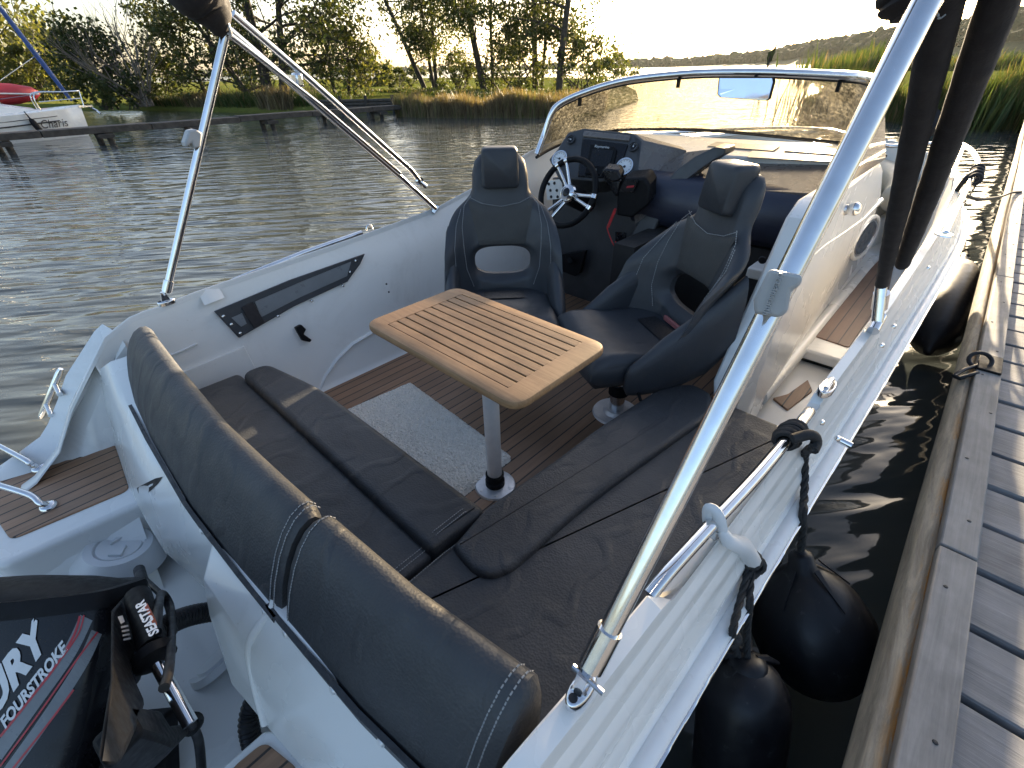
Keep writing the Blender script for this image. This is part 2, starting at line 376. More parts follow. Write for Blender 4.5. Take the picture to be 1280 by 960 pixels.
def thing(name, label, cat, loc=(0, 0, 0), rz=0, group=None):
    o = bpy.data.objects.new(name, None); COL.objects.link(o); o.location = loc; o.rotation_euler = (0, 0, rz); o.empty_display_size = .2
    WL[o.name] = Vector(loc); return tag(o, label, cat, group)
def copy_tree(o, parent=None):
    c = o.copy(); COL.objects.link(c); c.parent = parent
    for ch in list(o.children): copy_tree(ch, c)
    return c
def text_mb(s, size, extr=0, shear=0, bold=0, sub=False):
    cu = bpy.data.curves.new('t', 'FONT'); cu.body = s; cu.size = size; cu.extrude = extr; cu.shear = shear; cu.offset = bold; cu.resolution_u = 3; cu.align_x = 'CENTER'; cu.align_y = 'CENTER'
    o = bpy.data.objects.new('t', cu); COL.objects.link(o); bpy.context.view_layer.update()
    me = bpy.data.meshes.new_from_object(o.evaluated_get(bpy.context.evaluated_depsgraph_get()))
    bm = bmesh.new(); bm.from_mesh(me); bmesh.ops.triangulate(bm, faces=bm.faces)
    if sub: bmesh.ops.subdivide_edges(bm, edges=bm.edges, cuts=2, use_grid_fill=True)
    bm.verts.ensure_lookup_table(); vs = [v.co.copy() for v in bm.verts]; fs = [tuple(v.index for v in f.verts) for f in bm.faces]; bm.free()
    bpy.data.objects.remove(o); bpy.data.curves.remove(cu); bpy.data.meshes.remove(me); return vs, fs
def place(vs, o, ux, uy):
    o = Vector(o); ux = Vector(ux).normalized(); uy = Vector(uy).normalized(); nz = ux.cross(uy)
    return [o+ux*v.x+uy*v.y+nz*v.z for v in vs]
def braid(mb, path, r, twist=38, n=6):
    P = [Vector(p) for p in path]; d = 0; L = [0]
    for a, b in zip(P, P[1:]): d += (b-a).length; L.append(d)
    step = r*1.1; k = max(4, int(d/step)); Q = []
    for i in range(k+1):
        t = d*i/k; j = max(0, min(len(L)-2, int(np.searchsorted(L, t))-1)); f = (t-L[j])/max(1e-9, L[j+1]-L[j]); Q.append(P[j].lerp(P[j+1], f))
    for st in range(3):
        out = []
        for i, q in enumerate(Q):
            tg = (Q[min(i+1, k)]-Q[max(i-1, 0)]).normalized(); u = tg.orthogonal().normalized()
            ref = Vector((.3, .5, .81)); u = (ref-tg*ref.dot(tg)).normalized(); w = tg.cross(u)
            a = st*2*math.pi/3+i*step/r*.62; out.append(q+(u*math.cos(a)+w*math.sin(a))*r*.5)
        mb.tube(out, r*.56, n)
    return mb
# ================================================================== THE MOTORBOAT
boat = thing('motorboat', 'white open motorboat with grey cushions and teak floor moored along the wooden dock', 'motorboat', (-1.18, 2.2, -.15))
ZC = [(-.6, .09), (-.42, .11), (-.28, .15), (-.2, .27), (-.12, .37), (-.04, .45), (.04, .54), (.12, .585), (.28, .605), (.5, .615), (1.2, .645), (1.75, .685), (2.35, .73), (2.9, .76), (4.0, .79), (5.0, .83), (5.5, .85)]
XI = [(-.6, -.30), (-.45, -.28), (-.2, -.20), (.28, -.158), (.5, -.145), (1.2, -.105), (1.73, -.082), (2.35, -.07), (2.9, -.065), (3.6, -.08), (4.1, -.13), (4.6, -.29), (5.0, -.56), (5.25, -.86), (5.38, -1.18)]
XO = [(-.6, -.08), (-.2, -.062), (.4, -.046), (1.0, -.028), (1.6, -.004), (2.4, .024), (3.3, .05), (3.8, .04), (4.2, -.01), (4.6, -.14), (5.0, -.40), (5.28, -.76), (5.42, -1.18)]
def zc(Y): return ip(Y, ZC)
def dip(Y): return .072*max(0, min(1, (Y-.47)/.07))*max(0, min(1, (1.24-Y)/.07))
PROF = [(0, -.02), (.02, 0), (.05, .003), (.31, -.008), (.335, -.016), (.35, -.034), (.37, -.044), (.47, -.058), (.50, -.066), (.515, -.088), (.535, -.098), (.64, -.112), (.67, -.122), (.685, -.146), (.705, -.155), (.80, -.168), (.825, -.176), (.84, -.198), (.97, -.215)]
YS = sorted(set([round(.2+.06*i, 3) for i in range(64)]+[-.45, -.35, -.25, -.15, -.05, .05, .15, .28, .4, .47, .54, .7, .9, 1.05, 1.17, 1.24, 1.35] + [1.5+.25*i for i in range(10)] + [4.0, 4.15, 4.3, 4.45, 4.6, 4.7, 4.8, 4.9, 5.0, 5.1, 5.2, 5.28, 5.36, 5.38]))
def hull_prof(Y, side):
    xi, xo, z = [sum(ip(Y+o*.12, T)*w for o, w in ((-2, .1), (-1, .2), (0, .4), (1, .2), (2, .1))) for T in (XI, XO, ZC)] if .2 < Y < 4.8 else (ip(Y, XI), ip(Y, XO), zc(Y)); out = []; k = min(1, max(.25, (z-.05)/.55))
    for t, dz in PROF:
        d = dz*k - (dip(Y)*(1-min(1, max(0, (t-.2)/.14))) if side > 0 else 0)
        out.append((xi+(xo-xi)*t, Y, z+d))
    zb = z-.225*k
    out += [(xo-.02, Y, zb-.06*k), (xo-.05, Y, zb-.30*k), (xo-.16*k-.05, Y, -.12), (xo-.30, Y, -.30)]
    if side < 0: out = [(-2.36-x, y, q) for x, y, q in out]
    return out
PORT_UP = [(1.75, 0), (2.2, .055), (2.62, .15), (3.2, .19), (3.9, .1), (4.6, .02)]
hb = MB()
for sd in (1, -1):
    rings = []
    for Y in YS:
        r = hull_prof(Y, sd)
        if sd < 0: r = [(x, y, q+(ip(Y, PORT_UP) if 1.75 < Y < 4.6 and j < 8 else 0)) for j, (x, y, q) in enumerate(r)]
        rings.append(r)
    hb.loft(rings, closed=False, caps=False)
mk('hull', hb, 'gel', boat, 24)
rb = MB()
for sd in (1, -1):
    pts = [(lambda p: (p[-5][0]+(.010 if sd > 0 else -.010), p[-5][1], p[-5][2]-.012))(hull_prof(Y, sd)) for Y in YS]
    rb.tube(pts, .021, 10)
mk('rub_rail', rb, 'gel_rub', boat, 60)
ri = MB()
ri.tube([(lambda p: (p[-5][0]+.029, p[-5][1], p[-5][2]-.008))(hull_prof(Y, 1)) for Y in YS if Y < 4.9], .0055, 6)
mk('rail_insert', ri, 'steel', boat, 60)
# --- port inner wall (from cockpit floor to the coaming)
def wx(z, Y=1): return -2.075-.225*max(z, 0)
def crest_port(Y): return -2.36-ip(Y, XI), zc(Y)-.02+(ip(Y, PORT_UP) if 1.75 < Y < 4.6 else 0)
wb = MB(); YW = [-.02, .05, .15, .3, .5, .8, 1.1, 1.4, 1.7, 1.9, 2.1, 2.3, 2.5, 2.7, 3.0, 3.4]
rings = []
for Y in YW:
    cx_, cz_ = crest_port(Y)
    rings.append([(-2.04, Y, -.006), (-2.06, Y, .006), (-2.072, Y, .03), (wx(.15), Y, .15), (wx(.3), Y, .3), (wx(.45), Y, .45), (cx_*.3+wx(cz_-.06)*.7, Y, cz_-.06), (cx_, Y, cz_-.004), (cx_-.004, Y, cz_+.016)])
wb.loft(rings, closed=False, caps=False)
def CW(x, y, off=0):
    p = Vector((wx(.3)+off, 0, .3)); n = (1, 0, .225); return CP(x, y, p, n)
# moulded step, arch and ledge on that wall
def wall_patch(mb, px, th):
    a = [Vector(CW(*q)) for q in px]; n = Vector((1, 0, .225)).normalized(); c = sum(a, Vector())/len(a)
    b = [c+(p-c)*.93+n*th for p in a]; a = [p-n*.02 for p in a]; mb.loft([a, b])
wall_patch(wb, [(196, 476), (306, 431), (322, 462), (300, 474), (215, 505)], .02)
mk('cockpit_liner', wb, 'gel_in', boat, 40)
ab = MB(); ab.tube([Vector(CW(*q, .004)) for q in [(398, 489), (406, 470), (420, 450), (440, 430), (470, 412), (500, 399), (540, 380), (580, 356)]], .013, 8, flat=.6)
ab.tube([Vector(CW(*q, .002)) for q in [(205, 447), (222, 441), (246, 430)]], .006, 6)
mk('liner_moulding', ab, 'gel', boat, 60)
# --- cockpit floor
fb = MB(); fb.prism([(-2.06, .30, -.02), (-.40, .30, -.02), (-.40, 3.1, -.02), (-2.06, 3.1, -.02)], (0, 0, .02)); mk('teak_floor', fb, 'teakfloor', boat, 0)
# starboard inner liner under the coaming, bench boxes
sb = MB()
sb.loft([[(ip(Y, XI), Y, zc(Y)-.02-dip(Y)), (ip(Y, XI)-.012, Y, zc(Y)-.12), (ip(Y, XI)-.03, Y, .10), (ip(Y, XI)-.05, Y, -.02)] for Y in YS if -.1 < Y < 5.2], closed=False, caps=False)
sb.box((-.385, .87, .09), (.46, 1.40, .20)); sb.box((-1.35, .34, .09), (1.42, .36, .20))
sb.box((-.30, 1.62, .05), (.32, .12, .14))
mk('bench_base', sb, 'gel_in', boat, 40)
# --- port quarter bulwark and swim platform, motor well, transom
qb = MB()
outer = [(128, 405), (118, 414), (100, 442), (82, 470), (72, 500), (60, 530), (50, 546), (20, 568), (0, 582)]
inner_ = [(150, 420), (136, 440), (124, 466), (112, 500), (100, 525), (88, 552), (74, 562), (30, 582), (0, 598)]
OUTW = [Vector(C(x, y, X=-2.33)) for x, y in outer]; INW = [Vector(C(x, y, X=-2.20-.05*i/8)) for i, (x, y) in enumerate(inner_)]
qb.loft([[a+Vector((-.03, 0, -.45)), a+Vector((-.012, 0, -.02)), a, (a+b)/2+Vector((0, 0, .006)), b, b+Vector((.03, 0, -.03)), Vector((b.x+.06, b.y, .10))] for a, b in zip(OUTW, INW)], closed=False, caps=False)
# platform slab with rounded rim
plat = fillet([(-2.36, -.62), (-1.76, -.50), (-1.73, -.06), (-1.80, -.02), (-2.28, -.02)], .05)
qb.pad(plat, -.35, .112, .022)
mk('port_quarter', qb, 'gel', boat, 40)
tb = MB()
tb.pad(fillet([C(*q, z=.12)[:2] for q in [(-30, 613), (2, 668), (18, 672), (160, 612), (141, 545), (128, 546)]][::-1] if False else [C(*q, z=.12)[:2] for q in [(-30, 613), (12, 674), (161, 611), (139, 543)]], .03), .108, .118, .004, 2)
mk('platform_teak', tb, 'teakfloor', boat, 0)
tr = MB(); tw = MB(); mw = MB()
# wall between platform and cockpit, running down into the motor well
FU = [V(138, 452, z=.50), V(150, 480, z=.46), V(160, 507, z=.42), V(190, 573, z=.41), V(232, 624, z=.405), V(270, 672, z=.40), V(300, 708, z=.40), V(328, 742, z=.40)]
FM = [V(121, 468, z=.40), V(131, 515, z=.25), V(140, 546, z=.13), V(163, 612, z=.118), V(182, 650, z=.10), V(206, 690, z=.07), V(235, 715, z=.05), V(262, 728, z=.06)]
FL = [p+Vector((.02, .02, -.10)) for p in FM]; FK = [p+Vector((.04, .04, -.26)) for p in FM]
tw.loft([[p+Vector((0, .12, 0)) for p in FU], FU, [a.lerp(b_, .5)+Vector((-.006, -.006, .0)) for a, b_ in zip(FU, FM)], FM, FL, FK], closed=False, caps=False)
WT = [V(-40, 690, z=.10), V(10, 679, z=.10), V(60, 660, z=.104), V(120, 636, z=.106), V(163, 616, z=.108), V(184, 652, z=.098)]
WM = [V(-30, 725, z=.04), V(20, 712, z=.05), V(70, 690, z=.055), V(130, 660, z=.06), V(172, 640, z=.07), V(195, 672, z=.06)]
WB = [V(-30, 800, z=-.12), V(30, 785, z=-.12), V(90, 765, z=-.12), V(150, 745, z=-.12), V(205, 735, z=-.12), V(225, 742, z=-.10)]
mw.loft([WT[:5], WM[:5], WB[:5]], closed=False, caps=False)
mw.prism([(-1.9, -.95, -.18), (-.55, -.95, -.18), (-.55, .02, -.18), (-1.9, .02, -.18)], (0, 0, .06))
mk('transom_wall', tw, 'gel', boat, 70); mk('motor_well', mw, 'gel', boat, 70)
_tv = [Vector(v) for v in tw.v+mw.v]; TRB = BVHTree.FromPolygons(_tv, tw.f+[tuple(i+len(tw.v) for i in f) for f in mw.f])
def ontr(x, y, lift=.004):
    d = Vector(ray(x, y)).normalized(); h = TRB.ray_cast(Vector(OC), d); return (h[0]-d*lift, h[1] if h[1].dot(d) < 0 else -h[1]) if h[0] else (V(x, y, z=.1), Vector((0, 0, 1)))
# starboard block : faceted corner under the aft backrest
top = [V(288, 692, z=.415), V(318, 742, z=.42), V(345, 768, z=.42), V(405, 828, z=.42), V(470, 895, z=.42), V(545, 965, z=.42), V(600, 1020, z=.42)]
mid = [V(266, 678, z=.40), V(254, 723, z=.37), V(306, 800, z=.34), V(350, 860, z=.30), V(420, 930, z=.28), V(470, 990, z=.27), V(540, 1060, z=.27)]
low = [V(262, 690, z=.37), V(261, 768, z=.22), V(290, 855, z=.13), V(334, 908, z=.12), V(400, 985, z=.12), V(450, 1040, z=.12), V(520, 1100, z=.12)]
bot = [p+Vector((.05, .03, -.3)) for p in low]
back = [p+Vector((.02, .12, .0)) for p in top]
tr.loft([back, top, mid, low, bot], closed=False, caps=False)
tr.prism([(-.72, -.5, .09), (-.10, -.5, .09), (-.10, .0, .09), (-.66, -.05, .09), (-.72, -.1, .09)], (0, 0, .022))
mk('transom', tr, 'gel', boat, 28, bevel=.006)
td = MB(); td.pad(fillet([C(*q, z=.12)[:2] for q in [(330, 926), (372, 960), (372, 1010), (280, 1000), (286, 962)]][::-1], .02), .112, .119, .003, 2)
mk('platform_teak', td, 'teakfloor', boat, 0)
pb = MB(); pb.tube(spline([V(345, 735, z=.43), V(340, 762, z=.41), V(314, 800, z=.345), V(316, 840, z=.24), V(332, 905, z=.13)], 5), .010, 8); mk('edge_piping', pb, 'gel_in', boat, 60)
# locker recess: its shade painted as a dark patch on the wall
_lp, _ln = ontr(186, 606, 0); _ln = _ln.normalized()
def on_patch(px, lift, th):
    m_ = MB(); m_.prism([Vector(CP(x, y, _lp+_ln*lift, _ln)) for x, y in px], -_ln*th); return m_
def wall_poly(px, lift):
    P = [ontr(x, y, lift)[0] for x, y in px]; c_ = sum(P, Vector())/len(P); m_ = MB(); m_.add(P+[c_], [(k, (k+1) % len(P), len(P)) for k in range(len(P))]); return m_
lk = wall_poly([(171, 610), (182, 604), (194, 598), (203, 596), (198, 604), (190, 612), (178, 622), (173, 617)], .014); mk('locker_slot_shade', lk, 'void', boat, 0)
# small teak tread on the port step
tk = MB(); tk.loft([[V(134, 474, X=-2.16), V(150, 462, X=-2.10), V(158, 482, X=-2.02), V(141, 500, X=-2.08)], [Vector(p)+Vector((0, 0, .006)) for p in (V(134, 474, X=-2.16), V(150, 462, X=-2.10), V(158, 482, X=-2.02), V(141, 500, X=-2.08))]]); mk('step_tread', tk, 'teakdeck', boat, 0)
# round inspection hatch on the well side
def disc_frame(cpx, X, nrm): return V(*cpx, X=X), Vector(nrm).normalized()
hc = ontr(149, 685, .022)[0]; _hv = (Vector(OC)-hc).normalized(); _hr = Vector(RM[:, 0]); _hr = (_hr-_hv*_hr.dot(_hv)).normalized(); _hu = _hv.cross(_hr); hn = (_hv*.66+_hu*.70-_hr*.27).normalized(); hh = MB()
hh.lathe([(.001, .010), (.062, .010), (.066, .003), (.070, .012), (.094, .012), (.100, .004), (.112, -.012), (.135, -.05), (.001, -.05)], hc, hn, 36); hatch = mk('inspection_hatch', hh, 'plastic_w', boat, 40)
gb = MB(); uu = hn.cross(Vector((0, 0, 1))).normalized(); vv_ = hn.cross(uu)
for s_ in (1, -1):
    gb.prism([hc+hn*.008+uu*(.058*s_)+vv_*.006, hc+hn*.008+uu*(.012*s_)+vv_*.022*s_, hc+hn*.008+uu*(.040*s_)-vv_*.03*s_], hn*.012)
mks('hatch_grip', gb, 'plastic_w', hatch, 0, bevel=.002)
h2 = MB(); hc2 = V(270, 826, z=-.115); h2.lathe([(.001, .012), (.05, .012), (.055, .004), (.075, .010), (.082, -.01), (.001, -.01)], hc2, (-.5, -.15, .85), 28); mk('inspection_hatch', h2, 'plastic_w', boat, 40)
# grab rails on the swim platform and stern cleat
for (a, b, c) in [((49, 584), (30, 574), (-25, 545)), ((60, 632), (35, 618), (-25, 600))]:
    g = MB(); p0 = V(*a, z=.125); g.tube(spline([p0, p0+Vector((-.004, -.012, .02)), V(*b, z=.165), V(*c, z=.19)], 6), .011, 10)
    gr = mk('boarding_rail', g, 'steel', boat, 60)
    f = MB(); f.lathe([(.001, .008), (.020, .008), (.026, .001), (.027, -.006)], p0, (0, 0, 1), 18); mk('rail_flange', f, 'steel', gr, 50)
c0 = V(76, 461, X=-2.37); c1 = V(51, 522, X=-2.42); cb = MB(); cb.tube([c0, c0.lerp(c1, .08), c0.lerp(c1, .92), c1], [.008, .012, .012, .008], 12)
for t in (.3, .72): q = c0.lerp(c1, t); cb.tube([q, q+Vector((.085, .0, -.012))], .010, 8)
mk('stern_cleat', cb, 'steel', boat, 50)
# --- hand rails on the coamings
rl = MB(); rl.tube(spline([V(812, 744, z=.60), V(838, 712, z=.618), V(890, 655, z=.628), V(950, 590, z=.638), V(1006, 522, z=.645), V(1012, 514, z=.62)], 5), .0135, 12)
mk('hand_rail', rl, 'steel', boat, 60)
rl = MB(); rl.tube([V(268, 362, X=-2.245), V(300, 348, X=-2.25), V(380, 316, X=-2.26), V(452, 291, X=-2.275)], .013, 10); mk('hand_rail', rl, 'steel', boat, 60)
# port coaming step cap
cpb = MB(); cpb.loft([[V(262, 360, X=-2.235), V(272, 356, X=-2.225), V(281, 372, X=-2.19), V(270, 376, X=-2.19)], [Vector(p)+Vector((.012, -.05, .0)) for p in (V(262, 360, X=-2.235), V(272, 356, X=-2.225), V(281, 372, X=-2.19), V(270, 376, X=-2.19))]]); mk('coaming_step', cpb, 'gel_in', boat, 30)
# deck hardware: eye, snap studs, drains, pop-up cleats
def stud(px, z, r=.007, mat='steel', name='snap_stud'):
    s = MB(); s.lathe([(.001, .007), (r*.6, .007), (r, .003), (r*1.1, -.003)], V(*px, z=z), (.25, 0, 1), 12); mk(name, s, mat, boat, 40)
for px, z in [((722, 924), .52), ((777, 851), .545), ((1047, 548), .60), ((1117, 408), .655), ((1102, 432), .645), ((1027, 528), .605), ((1160, 335), .70)]: stud(px, z)
cl = MB(); p = V(1034, 484, z=.662); cl.pad([(p.x+math.cos(a)*.018, p.y+math.sin(a)*.045) for a in [i*math.pi/8 for i in range(16)]], p.z-.01, p.z+.006, .004, 2); pc = mk('popup_cleat', cl, 'steel', boat, 40)
cl = MB(); cl.tube([p+Vector((0, -.03, .012)), p+Vector((0, .03, .012))], .006, 8); mk('cleat_bar', cl, 'steel', pc, 40)
dr = MB(); p = V(1048, 549, z=.575); dr.tube([p, p+Vector((.03, 0, -.004))], .009, 10); mk('drain_outlet', dr, 'steel', boat, 40)
eb = MB(); p = V(462, 287, X=-2.28); eb.tube([p+Vector((0, .018*math.cos(a), .024*math.sin(a))) for a in [math.pi*i/10 for i in range(11)]], .005, 8); mk('deck_eye', eb, 'steel', boat, 60)
# --- net pouch and catch on the port wall
po = MB(); no = Vector((1, 0, .225)).normalized()
def wall_prism(mb, px, th, lift=0): 
    a = [Vector(CW(*q))+no*lift for q in px]; mb.prism(a, no*th)
wall_prism(po, [(267, 389), (361, 350), (455, 317), (449, 330), (433, 352), (366, 383), (298, 422)], .014); pouch = mk('storage_pouch', po, 'vinyl_soft', boat, 30, bevel=.003)
pn = MB(); wall_prism(pn, [(317, 377), (375, 352), (437, 327), (432, 345), (372, 372), (325, 396)], .003, .015); wall_prism(pn, [(288, 397), (301, 391), (307, 404), (300, 408)], .003, .015); mks('mesh_window', pn, 'alu' if False else 'grey_stripe', pouch, 30)
ps = MB(); wall_prism(ps, [(300, 384), (314, 377), (329, 402), (316, 410)], .010, .014); mk('pouch_strap', ps, 'canvas', pouch, 30, bevel=.002)
pd = MB()
for q in [(278, 395), (288, 405), (299, 416), (346, 395), (388, 376), (427, 357), (436, 340), (443, 326)]: pd.lathe([(.001, .005), (.006, .004), (.008, 0)], Vector(CW(*q))+no*.015, no, 10)
mks('snap_fastener', pd, 'steel', pouch, 40)
ct = MB(); wall_prism(ct, [(367, 409), (374, 405), (380, 411), (377, 417), (387, 424), (385, 427), (376, 425)], .03); mk('door_catch', ct, 'black', boat, 30, bevel=.004)
ct = MB()
for q in [(483, 355), (486, 365)]: ct.lathe([(.001, .003), (.005, .002), (.006, -.002)], Vector(CW(*q)), no, 8)
mks('screw_cap', ct, 'ink', boat, 40)
# --- cabin side (starboard of the console) and passenger dash
XS = -.37
cs = MB()
w_top = [V(1012, 258, X=XS), V(1060, 229, X=XS), V(1107, 197, X=XS+.01)]
out_ = [(.30, 1.64), (.90, 2.0)]
outline = [(1.58, .10), (1.60, .35), (1.93, .90), (2.02, .945), (2.5, .95), (2.95, .965), (3.15, .90), (3.45, .74), (3.85, .52), (4.2, .30), (4.25, .12)]
def side_x(Y, z): return XS + (.07*(1-max(0, min(1, (z-.1)/.25))))+(-.10*max(0, (Y-3.4))**1.3)
rings = []
for (Y, z) in outline: rings.append((side_x(Y, z), Y, z))
inn = [(x-.09, y, z) for x, y, z in rings]
cs.loft([rings, inn])
cabin = mk('cabin_side', cs, 'gel', boat, 30, bevel=.012)
# skirt at the foot of the cabin side
sk = MB(); sk.tube([(XS+.035, Y, .16) for Y in (1.9, 2.3, 2.8, 3.3, 3.8, 4.2)], .035, 8); mk('cabin_skirt', sk, 'gel', boat, 60)
ml = MB()
for path in ([(1006, 325), (1030, 306), (1055, 290), (1078, 274), (1102, 250)], [(1000, 352), (1025, 338), (1050, 325), (1064, 313)]):
    ml.tube([V(*q, X=XS+.002) for q in path], .011, 8)
mk('cabin_moulding', ml, 'gel', boat, 60)
ph = MB(); X0 = XS+.004
def ell(s): 
    c_ = np.array([1081., 297.]); a_ = np.array([15.5, -25.])*s; b_ = np.array([6.5, 8.5])*s
    return [V(*(c_+a_*math.cos(t)+b_*math.sin(t)), X=X0) for t in [2*math.pi*i/28 for i in range(28)]]
ph.tube(ell(1.), .012, 8, closed=True); por = mk('porthole', ph, 'gel_rub', boat, 60)
ph = MB(); e1 = ell(.78); ph.loft([[p+Vector((.002, 0, 0)) for p in e1], [p+Vector((-.006, 0, 0)) for p in e1]]); mk('porthole_glass', ph, 'gloss', por, 0)
ph = MB(); ph.tube([p+Vector((.003, 0, 0)) for p in ell(.82)], .006, 8, closed=True); mk('porthole_rim', ph, 'steel', por, 60)
kn = MB(); p = V(1057, 262, X=XS); kn.lathe([(.001, .055), (.016, .054), (.026, .044), (.028, .03), (.018, .012), (.024, 0)], p, (1, -.25, .3), 20); mk('chrome_horn', kn, 'steel', boat, 50)
# side deck, teak on it, low step
dk = MB(); dk.prism([(-.50, 2.45, .12), (-.07, 2.45, .12), (-.07, 3.6, .12), (-.2, 4.6, .12), (-.9, 5.2, .12), (-1.18, 5.25, .12), (-1.18, 4.2, .12), (-.5, 4.2, .12)], (0, 0, .055))
dk.prism([(-.44, 1.58, .0), (-.08, 1.58, .0), (-.08, 2.5, .0), (-.44, 2.5, .0)], (0, 0, .09))
mk('side_deck', dk, 'gel_in', boat, 30, bevel=.012)
d2 = MB(); d2.pad(fillet([(-.33, 2.62), (-.155, 2.60), (-.14, 3.5), (-.22, 4.25), (-.30, 4.25), (-.335, 3.0)], .02), .172, .181, .003, 2); mk('side_deck_teak', d2, 'teakdeck', boat, 0)
d2 = MB(); d2.pad(fillet([C(*q, z=.10)[:2] for q in [(966, 497), (985, 512), (1016, 488), (1010, 474), (985, 492)]], .01), .088, .099, .003, 2); mk('step_teak', d2, 'teakfloor', boat, 0)
# passenger dash
pdm = MB()
A = [V(880, 199, Y=2.92), V(1052, 203, Y=2.92)]; Bq = [V(868, 233, Y=2.52), V(1034, 243, Y=2.52)]
pdm.loft([[A[0], A[1]], [Bq[0], Bq[1]], [Bq[0]+Vector((0, 0, -.03)), Bq[1]+Vector((0, 0, -.03))]], closed=False, caps=False)
pdm.v = pdm.v; dash_top = mk('dash_top', pdm, 'reflex', boat, 30)
dn = MB(); x0, x1 = -1.40, -.45; sec = [(2.60, .875), (2.55, .872), (2.50, .85), (2.465, .80), (2.45, .73), (2.46, .66), (2.50, .61), (2.56, .59)]
dn.loft([[(x0, y, z) for y, z in sec], [(x1, y, z) for y, z in sec]], closed=False, caps=False); dn.prism([(x0, 2.56, .0), (x1, 2.56, .0), (x1, 2.56, .6), (x0, 2.56, .6)], (0, .05, 0))
mk('dash_front', dn, ['navy'], boat, 50)
vo = MB(); vo.box((-.78, 2.55, .28), (.80, .06, .62)); vo.box((-1.2, 2.55, .30), (.12, .9, .6)); mk('cabin_entry_shade', vo, 'void', boat, 0)  # solid dark blocks stand in for the shaded cabin opening
wl = MB(); wl.box((-.60, 1.80, .03), (.34, .06, .08)); mk('entry_sill', wl, 'gel_in', boat, 30, bevel=.008); wl = MB(); wl.box((-.52, 2.30, .565), (.20, .16, .05)); so_ = mk('galley_ledge', wl, 'gel_in', boat, 30, bevel=.008)
so = MB(); so.lathe([(.001, .004), (.014, .004), (.018, 0)], V(953, 325, Y=2.215), (0, -1, 0), 14); so.box(V(966, 331, Y=2.214), (.05, .012, .05)); mk('power_socket', so, 'ink', so_, 30)
# white shelf behind the windscreen with dark strips painted for the shade in its recesses
sh = MB(); sh.prism([V(770, 166, Y=3.2)-Vector((.2, 0, .0)), V(1056, 181, Y=3.2), V(1056, 203, Y=2.88), V(800, 188, Y=2.88)], (0, 0, -.05))
shelf = mk('dash_shelf', sh, 'gel', boat, 30, bevel=.006)
si = MB()
def CPs(x, y): return Vector(CP(x, y, V(1056, 203, Y=2.88)+Vector((0, 0, .004)), _sn))
_a, _b, _c = V(1056, 181, Y=3.2), V(1056, 203, Y=2.88), V(800, 188, Y=2.88); _sn = tuple((_b-_a).cross(_c-_a).normalized())
for q in ([(940, 189), (1046, 197), (1044, 203), (934, 197)], [(895, 178), (975, 183), (966, 189), (884, 183)], [(984, 184), (1052, 189), (1050, 194), (980, 189)]): si.prism([CPs(*p) for p in q], (0, 0, .003))
mks('shelf_recess_shade', si, 'grey_stripe', shelf, 0)
# --- windscreen
hdr = [V(671, 193, X=-2.175), V(680, 168, X=-2.165), V(690, 141, Y=2.63), V(700, 130, Y=2.66), V(722, 119, Y=2.70), V(760, 106, Y=2.78), V(800, 98, Y=2.84), V(870, 91.5, Y=2.90), V(940, 90.5, Y=2.88), V(1000, 92, Y=2.84), V(1060, 95, Y=2.72), V(1085, 98, Y=2.62), V(1097, 104, Y=2.52)]
side_ = [Vector((-.385, 2.40, 1.235)), Vector((-.382, 2.20, 1.10)), Vector((-.38, 2.02, .955))]
wf = MB(); wf.tube(spline(hdr+side_, 6), .0185, 12, flat=1.0); ws = mk('windscreen_frame', wf, 'steel', boat, 60)
basep = [V(671, 197, X=-2.17), V(690, 186, Y=2.72), V(720, 174, Y=2.95), V(768, 163.5, Y=3.2), V(850, 162, Y=3.32), V(920, 166, Y=3.32), V(1000, 174, Y=3.28), V(1050, 179, Y=3.22), V(1085, 185, Y=3.16), V(1106, 196, Y=3.02)]
HS = spline(hdr[:], 8); BS = spline(basep, 8)
def along(P, t):
    k = t*(len(P)-1); i = min(int(k), len(P)-2); return P[i].lerp(P[i+1], k-i)
gl = MB(); gl.grid(lambda u, v: along(BS, u).lerp(along(HS, .12+.88*u if u > 0 else .0), v)+Vector((0, 0, 0)), 48, 8); mk('windscreen_glass', gl, 'glass', ws, 60)
sg = MB(); q0 = [Vector((-.36, 2.47, 1.20)), Vector((-.362, 3.0, .97)), Vector((-.372, 2.06, .96))]; sg.loft([q0, [p+Vector((-.006, 0, 0)) for p in q0]]); mk('side_glass', sg, 'glass', ws, 0)
rbb = MB(); rbb.tube([p+Vector((0, -.004, .002)) for p in BS], .010, 8); mk('glass_seal', rbb, 'rubber', ws, 60)
gs = MB(); gs.tube([p+Vector((0, .006, -.02)) for p in HS[10:]], .006, 6); mk('frame_seal', gs, 'rubber', ws, 60)
fc = MB()
for q, y in (((725, 122), 2.71), ((849, 98), 2.88), ((1051, 100), 2.74)):
    p = V(*q, Y=y); fc.box(p+Vector((0, .0, -.022)), (.014, .02, .045))
mks('frame_clip', fc, 'black', ws, 30)
def smudge(pxs, w):
    out = MB()
    pts = [Vector(p) for p in pxs]
    def onglass(x, y):
        d = Vector(ray(x, y)); best = None
        h = GB.ray_cast(Vector(OC), d.normalized()); return (h[0]-d.normalized()*.004) if h[0] else None
    return onglass
GB = BVHTree.FromPolygons([Vector(v) for v in gl.v], gl.f)
def onglass(x, y):
    d = Vector(ray(x, y)).normalized(); h = GB.ray_cast(Vector(OC), d); return h[0]-d*.004
smb = MB()
